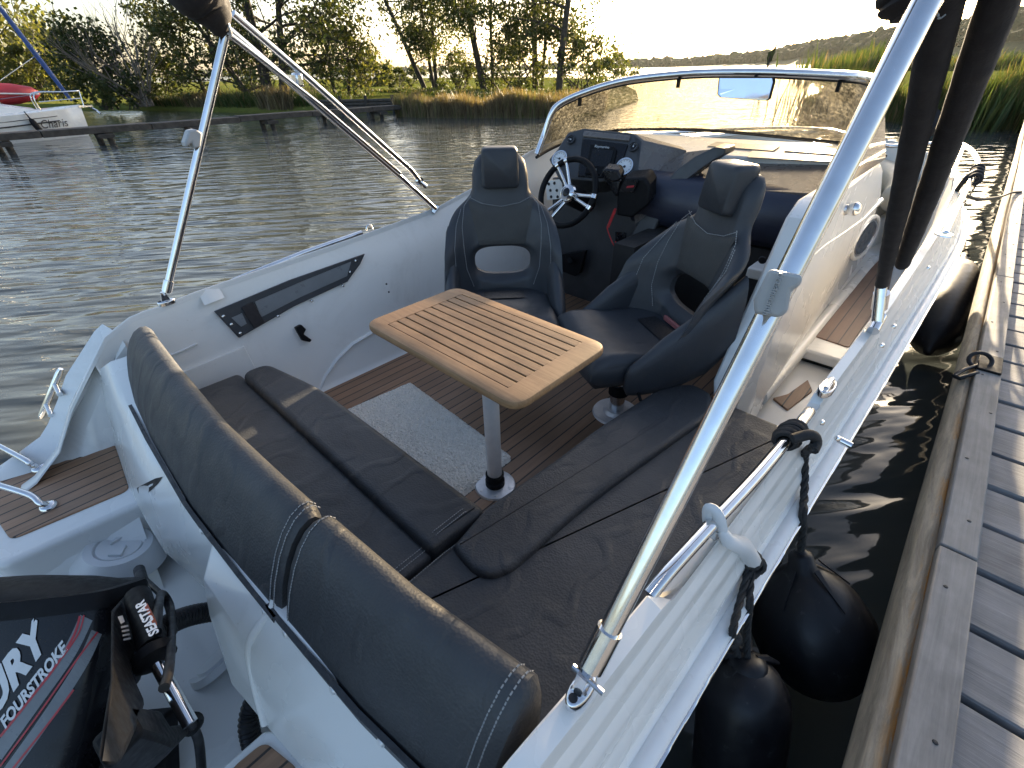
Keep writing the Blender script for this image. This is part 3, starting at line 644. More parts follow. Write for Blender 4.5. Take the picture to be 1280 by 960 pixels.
for px in ([(1027, 110), (1037, 105), (1050, 112), (1055, 125), (1048, 135), (1047, 150), (1052, 160), (1040, 172), (1030, 167), (1018, 158), (1003, 150), (1005, 141), (1020, 146), (1032, 150), (1036, 135), (1026, 125)], [(933, 128), (940, 127), (951, 146), (950, 152), (943, 150), (936, 140)]):
    try:
        P = [onglass(*q) for q in px]; c_ = sum(P, Vector())/len(P); o_ = len(smb.v)
        smb.add(P, [tuple(range(len(P)))])
    except TypeError: pass
mks('wiped_mark', smb, 'smudge', ws, 0)
mr = MB(); mq = [V(898, 97, Y=2.80), V(967, 97, Y=2.80), V(968, 102, Y=2.80), V(962, 124, Y=2.78), V(958, 126, Y=2.78), V(900, 122, Y=2.78), V(896, 118, Y=2.78)]
mr.prism(mq, (0, .022, 0)); rv = mk('rear_view_mirror', mr, 'black', boat, 30, bevel=.004)
cm_ = sum(mq, Vector())/len(mq); mr = MB(); mr.prism([cm_+(p-cm_)*.95+Vector((0, -.003, 0)) for p in mq], (0, .002, 0)); mk('mirror_face', mr, 'mirror', rv, 0)
mr = MB(); mr.tube([cm_+Vector((0, .02, .02)), cm_+Vector((.0, .09, .07))], .008, 8); mk('mirror_arm', mr, 'black', rv, 50)
# --- helm console
PN = Vector((.12, -.80, .58)).normalized(); PP = V(750, 190, Y=2.52)
def K(x, y, off=0): return Vector(CP(x, y, PP+PN*off, PN))
cn = MB()
body = [(690, 222), (797, 219), (806, 258), (790, 300), (772, 336), (772, 402), (690, 402)]
cn.prism([V(x, y, Y=2.54) for x, y in body], (-.06, .4, 0))
console = mk('helm_console', cn, 'dash', boat, 25, bevel=.01)
ip_ = MB(); ip_.prism([K(*q) for q in [(686, 199), (697, 186), (710, 165), (730, 160), (792, 166), (804, 176), (798, 218), (750, 227), (698, 223)]], -PN*.22); mk('instrument_panel', ip_, 'dash', console, 25, bevel=.008)
ct = MB(); ct.prism([K(*q, .012) for q in [(730, 163), (788, 169), (786, 176), (728, 170)]], -PN*.05); mk('panel_brow', ct, 'reflex', console, 25, bevel=.005)
scr = MB(); scr.prism([K(*q, .010) for q in [(728, 173), (785, 180), (770, 223), (722, 220)]], -PN*.02); mk('screen_surround', scr, 'gloss', console, 20, bevel=.003)
scr = MB(); scr.prism([K(*q, .020) for q in [(738, 180), (768, 183), (771, 187), (764, 216), (760, 219), (731, 217)]], -PN*.012); plot = mk('chart_plotter', scr, 'black', console, 20, bevel=.003)
scr = MB(); scr.prism([K(*q, .0225) for q in [(741, 186), (767, 188), (761, 209), (736, 207)]], -PN*.004); mk('screen', scr, 'gloss', plot, 0)
tx = MB(); vs, fs = text_mb('Raymarine', .022); tx.add(place(vs, K(752.5, 183.5, .0224), K(770, 185.2)-K(735, 182.0), PN.cross(K(770, 185.2)-K(735, 182))), fs); mk('lettering', tx, 'white_decal', plot, 0)
tx = MB()
for q, w in (((743, 212), .03), ((755, 214), .016)): p = K(*q, .0235); tx.box(p, (w, .004, .012))
mks('plotter_button', tx, 'grey_stripe', plot, 0)
def gauge(px, r, big, needle=.8):
    c_ = K(*px, .004); g = MB(); g.lathe([(.001, .004), (r*.84, .004), (r*.86, .012), (r, .012), (r*1.04, .0), (r*1.04, -.02)], c_, PN, 32)
    go = mk('gauge', g, 'steel' if big else 'dash', console, 40)
    f = MB(); f.lathe([(.001, .0062), (r*.84, .0062), (r*.84, .003)], c_, PN, 32); mk('dial', f, 'dial' if big else 'gloss', go, 30)
    u = Vector((1, 0, 0)); u = (u-PN*u.dot(PN)).normalized(); w = PN.cross(u); k = MB()
    for i in range(11):
        a = R_(225-27*i); k.prism([c_+PN*.007+(u*math.cos(a+e)+w*math.sin(a+e))*rr for e, rr in ((-.03, r*.62), (.03, r*.62), (.03, r*.76), (-.03, r*.76))], PN*.0006)
    a = R_(225*needle); d = u*math.cos(a)+w*math.sin(a); e = PN.cross(d); k.prism([c_+PN*.008-e*r*.05, c_+PN*.008+d*r*.65, c_+PN*.008+e*r*.05], PN*.001); k.lathe([(.001, .01), (r*.14, .009), (r*.14, .006)], c_, PN, 14)
    mk('needle', k, 'ink' if big else 'dial', go, 0)
gauge((714, 175), .026, False); gauge((700, 199), .050, True); gauge((792, 184), .026, False, .4); gauge((781, 209), .050, True, .9)
# hood right of the panel and sweeping wing down the console flank
hd = MB(); a, b_, c_ = K(792, 166), K(804, 176), K(797, 218)
ap = V(859, 188, Y=2.74); hd.loft([[a, b_, c_], [ap+Vector((-.05, .03, .012)), ap, ap+Vector((-.02, 0, -.16))]]); mk('console_hood', hd, 'reflex', console, 20, bevel=.006)
fl = MB(); fl.loft([[V(800, 219, Y=2.60), V(859, 190, Y=2.72), V(893, 186, Y=2.66)], [V(790, 246, Y=2.50), V(832, 232, Y=2.56), V(862, 207, Y=2.58)], [V(794, 280, Y=2.44), V(805, 272, Y=2.45), V(815, 258, Y=2.45)]], closed=False, caps=False); fl.v = fl.v; mk('console_flank', fl, 'reflex', console, 60)  # lighter vinyl than the console, sun glare put into the colour
wg = MB(); up_ = [(907, 186), (893, 184), (868, 196), (846, 212), (826, 234), (808, 258), (796, 280), (784, 306), (776, 336), (772, 370)]; lo_ = [(906, 194), (894, 200), (876, 212), (858, 226), (842, 246), (826, 270), (814, 296), (804, 320), (798, 345), (795, 370)]
yy = [2.62, 2.6, 2.56, 2.53, 2.50, 2.47, 2.44, 2.42, 2.40, 2.40]
wg.loft([[V(*a, Y=y), V(*b, Y=y), V(*b, Y=y)+Vector((-.02, .18, .0)), V(*a, Y=y)+Vector((-.02, .18, .0))] for a, b, y in zip(up_, lo_, yy)]); mk('console_wing', wg, 'dash', console, 40, bevel=.008)
# switch panel, footrest bracket, socket
sw = MB(); sw.prism([V(*q, Y=2.505) for q in [(682, 226), (702, 224), (704, 248), (684, 250)]], (0, .01, 0)); swp = mk('switch_plate', sw, 'alu', console, 20)
sw = MB()
for q in [(686, 230), (693, 229), (688, 238), (696, 238), (697, 246), (689, 246)]: sw.lathe([(.001, .006), (.008, .005), (.010, 0)], V(*q, Y=2.504), (0, -1, 0), 10)
mks('switch', sw, 'ink', swp, 40)
fr_ = MB(); fr_.prism([V(*q, Y=2.50) for q in [(696, 318), (735, 312), (728, 340), (722, 344), (700, 336)]], (0, -.03, 0)); fr_.tube([V(712, 326, Y=2.46), V(712, 326, Y=2.40)], .022, 10); mk('foot_bracket', fr_, 'black', console, 30, bevel=.004)
sk_ = MB(); sk_.prism([V(*q, Y=2.395) for q in [(769, 290), (782, 291), (781, 304), (769, 303)]], (0, .01, 0)); sk_.lathe([(.001, .02), (.012, .018), (.016, 0)], V(774, 298, Y=2.39), (0, -1, 0), 12); mk('ignition_panel', sk_, 'gloss', console, 30)
# throttle binnacle, lever
tbq = [(771, 240), (779, 224), (806, 222), (812, 232), (811, 256), (790, 273), (770, 270)]
th = MB(); th.prism([V(*q, Y=2.36) for q in tbq], (-.02, .11, .03)); thr = mk('throttle_binnacle', th, 'black', boat, 25, bevel=.014, seg=3)
t2 = MB(); t2.prism([V(*q, Y=2.352) for q in [(774, 240), (781, 226), (799, 224), (792, 240)]], (0, -.004, 0)); mk('binnacle_cover', t2, 'gloss', thr, 0)
t2 = MB(); t2.prism([V(*q, Y=2.346) for q in [(784, 232.5), (793, 231.5), (792, 234), (783, 235)]], (0, -.002, 0)); mk('indicator', t2, 'redstripe', thr, 0)
t3 = MB(); t3.prism([V(*q, Y=2.34) for q in [(749, 221), (755, 211), (772, 213), (776, 221), (775, 226), (766, 228)]], (-.02, .07, .02)); t3.prism([V(*q, Y=2.35) for q in [(753, 222), (774, 226), (772, 246), (768, 245)]], (0, .04, 0)); mk('throttle_lever', t3, 'gloss', boat, 30, bevel=.008)
kc = MB(); P = []
for i in range(90):
    t = i/89; c_ = V(769, 262, Y=2.36).lerp(V(760, 284, Y=2.35), t); P.append(c_+Vector((.007*math.cos(i*1.1), .0, .007*math.sin(i*1.1))))
kc.tube(P, .003, 6); kc.tube(spline([P[-1], V(761, 292, Y=2.35), V(766, 304, Y=2.35), V(772, 313, Y=2.36), V(775, 309, Y=2.36), V(769, 302, Y=2.36)], 6), .0038, 6); mk('kill_cord', kc, 'red', boat, 60)
# --- steering wheel
wc = V(709, 241, Y=2.26); wn = Vector((0, -.90, .43)).normalized(); wu = Vector((1, 0, 0)); wv = wn.cross(wu)*-1
if wv.z < 0: wv = -wv
RW = .185
def wp(a, r, o=0): return wc+(wu*math.cos(a)+wv*math.sin(a))*r+wn*o
s1 = MB(); s1.tube([wp(2*math.pi*i/48, RW) for i in range(48)], .017, 10, closed=True); wheel = mk('steering_wheel', s1, 'black', boat, 60)
s2 = MB()
for a0 in (R_(-8), R_(122), R_(238)):
    for e in (-.12, .12):
        s2.tube([wp(a0+e*2.0, .04, -.03), wp(a0+e*1.5, .09, -.02), wp(a0+e*1.4, RW-.008)], [.012, .010, .011], 8)
        s2.tube([wp(a0+e*1.4+k, RW) for k in (-.055, -.02, .02, .055)], .0185, 10)
mk('spoke', s2, 'steel', wheel, 50)
s3 = MB(); s3.lathe([(.001, .012), (.026, .012), (.03, .008), (.046, .002), (.052, -.012), (.04, -.04), (.03, -.10)], wc, wn, 28); mk('hub', s3, 'steel', wheel, 40)
s3 = MB(); s3.lathe([(.001, .017), (.018, .016), (.025, .012)], wc, wn, 20); mk('hub_cap', s3, 'gloss', wheel, 40)
s3 = MB(); s3.lathe([(.05, -.03), (.06, -.06), (.055, -.24)], wc, wn, 20); mk('wheel_boss', s3, 'black', wheel, 40)
# --- bow rail
br = MB(); brp = [V(1181, 292, z=.775), V(1195, 262, z=.81), V(1208, 236, z=.835), V(1219, 214, z=.85), V(1222, 200, z=.85), V(1212, 186, z=.85), V(1196, 178.5, z=.85), V(1176, 179, z=.85), V(1140, 180.5, z=.85), V(1100, 181, z=.85), (-1.18, 5.35, .86), (-1.8, 5.0, .86), (-2.25, 4.2, .86)]
br.tube(spline(brp, 6), .0135, 10)
br.tube([V(1189, 223, z=.79), V(1204, 184, z=.85)], .011, 8); mk('bow_rail', br, 'steel', boat, 60)
fl_ = MB(); fl_.lathe([(.001, .004), (.03, .003), (.032, -.004)], V(1180, 293, z=.775), (0, 0, 1), 16); mk('rail_foot', fl_, 'steel', boat, 40)
# bow seat moulding
bs = MB(); bs.pad(fillet([(-1.9, 4.35), (-.42, 4.30), (-.36, 4.75), (-.7, 5.1), (-1.18, 5.22), (-1.7, 5.05)], .08), .15, .40, .03); mk('bow_seat_base', bs, 'gel_in', boat, 40)
# ================================================================== THINGS ON BOARD
# --- teak table
tbl = thing('pedestal_table', 'slatted teak table on a round metal pedestal in the middle of the cockpit', 'table', (-.936, .865, 0))
TX0, TX1, TY0, TY1, TZ = -1.30, -.612, .648, 1.058, .68
fr = MB()
def rect(x0, y0, x1, y1): return [(x0, y0), (x1, y0), (x1, y1), (x0, y1)]
outer = fillet(rect(TX0, TY0, TX1, TY1), .055, 7); ix0, ix1, iy0, iy1 = TX0+.075, TX1-.07, TY0+.045, TY1-.042
# frame as rounded ring
def ringpts(poly, z): return [(x, y, z) for x, y in poly]
cxm, cym = (TX0+TX1)/2, (TY0+TY1)/2
def scal(poly, d):
    n = len(poly); out = []
    for i, (x, y) in enumerate(poly):
        a = Vector(poly[i-1]); b = Vector(poly[(i+1) % n]); t = (b-a).normalized(); out.append((x-t.y*-d*-1, y+t.x*d))
    return out
inner = []
for (x, y) in outer:
    inner.append((min(ix1, max(ix0, x if abs(x-cxm) < (TX1-TX0)/2-.06 else (ix0 if x < cxm else ix1))), min(iy1, max(iy0, y if abs(y-cym) < (TY1-TY0)/2-.06 else (iy0 if y < cym else iy1)))))
r = .009
fr.loft([ringpts(inner, TZ-.026), ringpts(scal(outer, .008), TZ-.027), ringpts(scal(outer, .002), TZ-.024), ringpts(outer, TZ-.018), ringpts(outer, TZ-.009), ringpts(scal(outer, .003), TZ-.003), ringpts(scal(outer, .010), TZ), ringpts(inner, TZ), ringpts(inner, TZ-.026)], caps=False)
top_ = mk('tabletop', fr, 'teak', tbl, 40)
sl = MB(); ns = 9; pw = (iy1-iy0)/ns
for i in range(ns): sl.box(((ix0+ix1)/2, iy0+pw*(i+.5), TZ-.0135), (ix1-ix0-.001, pw-.0062, .026))
mk('slats', sl, 'teak', top_, 30, bevel=.0015)
un = MB(); un.box((cxm, cym, TZ-.034), (.5, .28, .012)); un.lathe([(.075, 0), (.075, -.012), (.035, -.03), (.033, -.05)], (-.936, .865, TZ-.036), (0, 0, 1), 24); mk('table_bracket', un, 'black', tbl, 30)
lg = MB(); lg.lathe([(.0285, .06), (.0285, .64)], (-.936, .865, 0), (0, 0, 1), 28); mk('leg', lg, 'alu', tbl, 50)
lg = MB(); lg.lathe([(.030, .01), (.038, .012), (.038, .035), (.033, .038), (.033, .055), (.036, .058), (.036, .068), (.029, .07)], (-.936, .865, 0), (0, 0, 1), 28); mk('collar', lg, 'black', tbl, 40)
lg = MB(); lg.lathe([(.001, .0125), (.06, .012), (.077, .008), (.080, .002), (.081, 0)], (-.936, .865, 0.001), (0, 0, 1), 36); flg = mk('base_flange', lg, 'zinc', tbl, 40)
lg = MB()
for i in range(6): a = i*math.pi/3+.3; lg.lathe([(.001, .0135), (.006, .013), (.007, .009)], (-.936+.062*math.cos(a), .865+.062*math.sin(a), 0), (0, 0, 1), 10)
mks('screw', lg, 'alu', flg, 40)
# --- rug
rg = MB(); rp = [Vector(C(*q, z=.0)) for q in [(432, 514), (513, 479), (641, 573), (572, 626)]]
nu, nv = 190, 110
def rugf(u, v):
    # rounded corners by pulling the edge in
    a = rp[0].lerp(rp[1], v).lerp(rp[3].lerp(rp[2], v), u)
    e = min(u, 1-u)*.86; f = min(v, 1-v)*.42; edge = min(1, min(e, f)/.012)
    cu, cv = abs(u-.5)*2, abs(v-.5)*2
    if cu > .93 and cv > .86:
        k = max(0, ((cu-.93)/.07)**2+((cv-.86)/.14)**2)
        if k > 1:
            c_ = (rp[0]+rp[1]+rp[2]+rp[3])/4; a = a.lerp(c_, .05*(math.sqrt(k)-1)*2)
    h = .004+.013*edge*(.35+.65*random.random())
    return a+Vector((random.uniform(-.0025, .0025), random.uniform(-.0025, .0025), h))
rg.grid(rugf, nu, nv)
def rug_skirt():
    n = nu+1; ids = list(range(n))+[j*n+nu for j in range(1, nv+1)]+[nv*n+i for i in range(nu-1, -1, -1)]+[j*n for j in range(nv-1, 0, -1)]
    vs = [Vector(rg.v[i]) for i in ids]; k = len(vs); b = [Vector((p.x, p.y, .001)) for p in vs]; c_ = sum(b, Vector())/k
    b = [p+(p-c_).normalized()*.004 for p in b]
    rg.loft([vs, b], caps=False)
rug_skirt()
tag(mk('rug', rg, 'rug', None, 70), 'shaggy pale grey rug on the teak floor under the table', 'rug')
# --- seat cushions
cu = thing('seat_cushion', 'long dark grey aft bench cushion with raised front bolster and a sunlit port end', 'cushion', (-1.3, .35, .19), group='bench cushions in the cockpit')
b1 = MB(); b1.pad(fillet([(-2.03, .14), (-.688, .10), (-.688, .40), (-2.03, .395)], .03), .19, .293, .022); mk('seat_pad', b1, 'vinyl_mesh' if False else 'vinyl', cu, 50)
b1 = MB(); b1.pad(fillet([(-1.97, .385), (-.686, .385), (-.676, .582), (-1.62, .565), (-1.97, .50)], [.05, .026, .026, .1, .07]), .19, .320, .024, 6); mk('bolster', b1, 'vinyl', cu, 50)
def stitch(mb, pts, r=.0014, dash=.007):
    P = [Vector(p) for p in pts]
    for a, b in zip(P, P[1:]):
        L_ = (b-a).length; n = max(1, int(L_/dash))
        for i in range(n): mb.tube([a.lerp(b, i/n), a.lerp(b, (i+.66)/n)], r, 4)
s_ = MB(); stitch(s_, [(-.708, .13, .294), (-.708, .38, .294), (-.708, .40, .305), (-.708, .43, .322), (-.708, .53, .322), (-.703, .560, .312)]); stitch(s_, [(-.722, .13, .294), (-.722, .38, .294), (-.722, .40, .305), (-.722, .43, .322), (-.722, .53, .322), (-.718, .560, .312)]); mk('stitching', s_, 'thread', cu, 0)
c2 = thing('seat_cushion', 'dark grey side bench cushion along the dock side with a curved inner bolster', 'cushion', (-.4, .9, .19), group='bench cushions in the cockpit')
inn_edge = [C(*q, z=.30)[:2] for q in [(608, 645), (640, 622), (700, 580), (749, 542), (834, 486)]]
grv = [C(*q, z=.30)[:2] for q in [(572, 690), (588, 712), (610, 722), (636, 715), (660, 697), (750, 620), (889, 520)]]
outl = [(-.672, .15), (-.66, .03), (-.20, .10), (-.165, .30), (-.15, .5), (-.12, 1.0), (-.115, 1.58), (-.47, 1.60)]
b2 = MB(); b2.pad(fillet([(-.676, .10), (-.175, .12), (-.155, .5), (-.125, 1.0), (-.125, 1.575), (-.50, 1.585), (-.52, 1.3), (-.60, .55), (-.676, .50)], .02), .19, .293, .022); mk('seat_pad', b2, 'vinyl', c2, 50)
gs_ = [tuple(p) for p in spline([(x, y, 0) for x, y in grv], 4)]
bol = [(p[0]-(.02 if k < 3 else 0), p[1]) for k, p in enumerate(gs_)]+[(-.44, 1.57), (-.52, 1.585)]+[(x-.018, y+(.012 if k == 4 else 0)) for k, (x, y) in enumerate(inn_edge[::-1])]
b2 = MB(); b2.pad(fillet(bol, .02, 2), .19, .316, .020, 6); mk('bolster', b2, 'vinyl', c2, 50)
s_ = MB(); stitch(s_, [(-.664, .13, .294), (-.664, .42, .296), (-.655, .45, .305), (-.655, .56, .312)]); mk('stitching', s_, 'thread', c2, 0)
# --- backrests
SEC = [(.165, .30), (.172, .45), (.174, .57), (.171, .602), (.160, .619), (.143, .622), (.118, .610), (.092, .582), (.066, .540), (.040, .485), (.018, .425), (.007, .393), (.012, .385), (.05, .385), (.10, .32)]
def backrest(name, label, x0, x1, yoff, parts, zoff, rend):
    t = thing(name, label, 'cushion', ((x0+x1)/2, .1, .39), group='backrest cushions on the stern')
    mb = MB(); rings = []; nx = 40
    cy, cz = .09, .50
    for i in range(nx+1):
        u = i/nx; x = x0+(x1-x0)*u; d = min(u, 1-u)*abs(x1-x0); k = 1.
        e0 = rend[0] if u < .5 else rend[1]
        if d < e0: k = math.sqrt(max(.02, 1-(1-d/e0)**2))
        k = .86+.14*k if e0 < .05 else .55+.45*k
        rings.append([(x, cy+(y-cy)*k+yoff(x), cz+(z-cz)*(k if z > .5 else 1)+zoff(x)) for y, z in SEC])
    mb.loft(rings); body_ = mk('padding', mb, 'vinyl', t, 50)
    def sp(x, j, o=.0015):
        y, z = SEC[j]; c_ = Vector((0, y-.09, z-.5)).normalized()*o; return Vector((x, y+yoff(x)+c_.y, z+zoff(x)+c_.z))
    sb_ = MB()
    for xs in parts: stitch(sb_, [sp(xs, j, .001) for j in range(3, 12)])
    mk('stitching', sb_, 'thread', t, 0)
    return t, sp
y1f = lambda x: ip(x, [(-2.12, .02), (-1.95, .006), (-1.6, -.006), (-1.2, -.010), (-.9, .006), (-.73, .018)])
z1f = lambda x: ip(x, [(-2.12, -.03), (-1.9, -.012), (-1.6, 0), (-.73, 0)])
bk1, sp1 = backrest('backrest_cushion', 'longer dark grey backrest cushion on the stern, its far end rounded', -2.13, -.735, y1f, (-.752, -.768), z1f, (.11, .02))
y2f = lambda x: ip(x, [(-.73, .022), (-.45, .045), (-.19, .085)])
bk2, sp2 = backrest('backrest_cushion', 'shorter square-ended dark grey backrest cushion on the near stern corner', -.722, -.19, y2f, (-.702, -.212, -.228), lambda x: 0, (.025, .012))
for t, sp, xs, yf in ((bk1, sp1, (-1.9, -1.55, -1.1, -.77), y1f), (bk2, sp2, (-.69, -.52, -.385), y2f)):
    f = MB(); g = MB()
    g.loft([[(x, -.0005+yf(x), .42), (x, -.004+yf(x)+.006, .36+.012*math.sin(x*23)), (x, .004+yf(x)+.006, .36+.012*math.sin(x*23)), (x, .01+yf(x), .42)] for x in np.linspace(xs[0]-.08, xs[-1]+.04 if t is bk1 else -.21, 24)]); mk('skirt', g, 'vinyl', t, 40)
    for x in xs:
        f.lathe([(.001, .006), (.007, .005), (.010, .0)], (x, .001+yf(x), .405), (0, -1, .25), 12)
    mks('snap_fastener', f, 'alu', t, 40)
# --- bucket helm seats
def bucket(label, loc, rz, tone):
    t = thing('helm_seat', label, 'boat seat', loc, rz, 'swivelling helm seats')
    HZ = .565; hw, hh_ = .140, .066      # hole
    OUT = [(-90, .10), (0, 0)]
    outl = [(0, .40), (.16, .40), (.255, .415), (.274, .46), (.276, .55), (.272, .66), (.257, .74), (.222, .80), (.160, .85), (.135, .89), (.132, .95), (.120, 1.00), (.09, 1.03), (0, 1.04)]
    half = spline([(a, b, 0) for a, b in outl], 6); full = [(p.x, p.y) for p in half]+[(-p.x, p.y) for p in half[-2:0:-1]]
    angs = [math.atan2(z-HZ, x) for x, z in full]
    def out_at(a):
        d = Vector((math.cos(a), math.sin(a))); best = .3
        n = len(full)
        for i in range(n):
            p = Vector(full[i])-Vector((0, HZ)); q = Vector(full[(i+1) % n])-Vector((0, HZ)); e = q-p; den = d.x*e.y-d.y*e.x
            if abs(den) < 1e-9: continue
            tt = (p.x*e.y-p.y*e.x)/den; s = (p.x*d.y-p.y*d.x)/den
            if tt > 0 and -1e-6 <= s <= 1+1e-6: best = tt; break
        return best
    def hole_at(a):
        c_, s_ = abs(math.cos(a)), abs(math.sin(a)); return ((c_/hw)**3+(s_/hh_)**3)**(-1/3)
    def ysurf(x, z):
        lean = .20*(z-.42)+.05*max(0, z-.85); side = -.19*max(0, (abs(x)-.11)/.15)**1.7*sm(z, [(.38, 1.15), (.62, .85), (.80, .32), (.92, .05)])
        return .215+lean+side
    NA, NR = 96, 16; th_ = .075; front = []; back = []
    for k in range(NR+1):
        u = k/NR; rowf = []; rowb = []
        for i in range(NA):
            a = 2*math.pi*i/NA; r0 = hole_at(a); r1 = out_at(a); rr = r0+(r1-r0)*u; x, z = rr*math.cos(a), HZ+rr*math.sin(a)
            e = min((rr-r0), (r1-rr)); rnd = .032*(1-min(1, e/.045))**2
            rowf.append((x, ysurf(x, z)+rnd, z)); rowb.append((x, ysurf(x, z)+th_-rnd*.6, z))
        front.append(rowf); back.append(rowb)
    mb = MB(); mb.loft(front+back[::-1]+[front[0]], caps=False); bk = mk('backrest', mb, 'vinyl_soft', t, 60, local=True)
    # centre panel
    def panel(fn, nu, nv, off): 
        g = MB(); g.grid(lambda u, v: (lambda x, z: (x, ysurf(x, z)-off*(1-.9*max(abs(2*u-1), abs(2*v-1))**6), z))(*fn(u, v)), nu, nv); return g
    mk('centre_panel', panel(lambda u, v: ((2*u-1)*(.112+.045*v), .648+.205*v-.035*(1-(2*u-1)**2)*v), 16, 14, .007), 'vinyl_mesh', t, 60, local=True)
    st_ = MB()
    for s in (-1, 1):
        stitch(st_, [(s*x, ysurf(s*x, z)-.003, z) for x, z in [(.150, .46), (.178, .55), (.186, .65), (.190, .74), (.175, .83), (.140, .87)]], .0016, .009)
        stitch(st_, [(s*x, ysurf(s*x, z)-.003, z) for x, z in [(.215, .47), (.226, .56), (.228, .66), (.217, .75), (.190, .82)]], .0016, .009)
    stitch(st_, [(x, ysurf(x, z)-.007, z) for x, z in [(-.155, .868), (-.09, .835), (0, .820), (.09, .835), (.155, .868)]], .0016, .009)
    mk('stitching', st_, 'thread', t, 0, local=True)
    hd_ = MB(); yb = ysurf(0, .98)
    prof = fillet([(-.088, .90), (.088, .90), (.082, 1.07), (-.082, 1.07)], .022, 4)
    rings = []
    for d, k in ((.05, .9), (.045, .97), (.02, 1.), (-.025, 1.), (-.045, .97), (-.054, .88)):
        rings.append([(x*k, yb+d+.10*(z-.98), .985+(z-.985)*k) for x, z in prof])
    hd_.loft(rings); mk('headrest', hd_, 'vinyl_soft', t, 60, local=True)
    # seat pad with a fat front roll
    pd_ = MB(); rings = []
    for x in np.linspace(-.235, .235, 25):
        e = 1-abs(x)/.235; k = math.sqrt(max(.0, 1-max(0, 1-e/.18)**2)); k = .45+.55*k; mid = .37
        rings.append([(x*.98, y, mid+(z-mid)*k+.018*(abs(x)/.235)**3) for y, z in [(.24, .31), (.24, .43), (.12, .428), (-.02, .432), (-.10, .450), (-.17, .456), (-.225, .44), (-.255, .40), (-.255, .345), (-.225, .305), (-.1, .30)]])
    pd_.loft(rings); mk('seat_pad', pd_, 'vinyl_soft', t, 60, local=True)
    ins = MB(); ins.grid(lambda u, v: ((2*u-1)*.10, .19-.09*v, .434), 6, 3); ins.grid(lambda u, v: ((2*u-1)*.10, .19-.09*v, .430), 6, 3); mk('seat_insert', ins, 'ink', t, 0, local=True)
    if tone:
        ins = MB(); ins.box((.04, .21, .445), (.20, .014, .022)); mk('hole_trim', ins, 'pinkish', t, 30, bevel=.004, local=True)
    # side wings wrapping forward and down beside the pad
    for s in (-1, 1):
        w_ = MB(); rings = []
        for (y, zt, zb_, wd) in [(.30, .74, .42, .055), (.22, .67, .34, .064), (.12, .60, .305, .064), (.02, .535, .29, .060), (-.06, .465, .29, .050), (-.11, .43, .30, .036), (-.125, .40, .33, .014)]:
            xc = .25; rings.append([(s*(xc+wd*.62*math.cos(a)), y, (zt+zb_)/2+(zt-zb_)/2*math.sin(a)*(abs(math.sin(a))**-.25 if abs(math.sin(a)) > .05 else 1)) for a in [2*math.pi*i/16 for i in range(16)]])
        w_.loft(rings); mk('side_bolster', w_, 'vinyl_soft', t, 60, local=True)
    b_ = MB(); b_.box((0, .02, .285), (.30, .30, .03)); b_.tube([(.20, -.06, .30), (.27, -.07, .315), (.31, -.08, .31)], .007, 8); mk('seat_plate', b_, 'black', t, 30, bevel=.004, local=True)
    b_ = MB(); b_.lathe([(.034, .02), (.034, .27)], (0, 0, 0), (0, 0, 1), 24); mk('pedestal', b_, 'steel', t, 40, local=True)
    b_ = MB(); b_.lathe([(.035, .115), (.046, .117), (.046, .165), (.035, .167)], (0, 0, 0), (0, 0, 1), 24); mk('pedestal_collar', b_, 'black', t, 40, local=True)
    b_ = MB(); b_.lathe([(.001, .03), (.05, .028), (.06, .012), (.105, .010), (.11, .0)], (0, 0, .001), (0, 0, 1), 30); mk('base_flange', b_, 'zinc', t, 40, local=True)
    return t
bucket('dark bucket seat in front of the steering wheel, white wall seen through its hole', (-1.40, 1.42, 0), R_(46), False)
bucket('dark bucket seat on the dock side of the teak table, swivelled beside the cabin entry', (-.84, 1.58, 0), R_(-32), True)
# --- bimini
bim = thing('bimini_top', 'folded black canopy on stainless tubes arching over the cockpit', 'canopy', (-1.18, 1.0, .6))
TP = V(283, 38, X=-2.15); HP = V(544, 261, X=-2.275); AP = V(206, 374, X=-2.21)
TS = V(1152, 14, Y=.757); AS = V(727, 857, z=.625); HS_ = V(1096, 404, z=.70)
def bt(name, pts, r, mat='steel', n=14): b = MB(); b.tube(pts, r, n); return mk(name, b, mat, bim, 60)
apd = (TP-AP).normalized(); asd = (TS-AS).normalized()
bt('aft_strut', [AP+apd*.03, TP], .0145); bt('aft_strut', [AS+asd*.04, TS, TS+asd*.12], .0145)
bt('strut_sleeve', [AS+asd*.035, AS+asd*.10], .0185); bt('strut_sleeve', [AP+apd*.035, AP+apd*.08], .0185)
for p, d in ((AS, asd), (AP, apd)):
    f = MB(); f.pad([(p.x+math.cos(a)*.016, p.y+math.sin(a)*.032) for a in [i*math.pi/10 for i in range(20)]], p.z-.022, p.z-.004, .006, 3); f.prism([p+Vector((-.008, -.014, -.006)), p+Vector((-.008, .016, -.006)), p+Vector((-.008, .010, .03)), p+Vector((-.008, -.004, .03))], (.016, 0, 0)); f.tube([p+Vector((-.02, .004, .022)), p+Vector((.032, .004, .022))], .0045, 8)
    ft = mk('deck_hinge', f, 'steel', bim, 40); f = MB(); f.lathe([(.001, .001), (.007, 0)], p+Vector((0, -.02, -.003)), (0, 0, 1), 10); mk('hinge_screw', f, 'ink', ft, 30)
def clamp(pts, w, name='tube_clamp'):
    f = MB(); f.prism(pts, w); o = mk(name, f, 'plastic_g' , bim, 30, bevel=.006, seg=3); return o
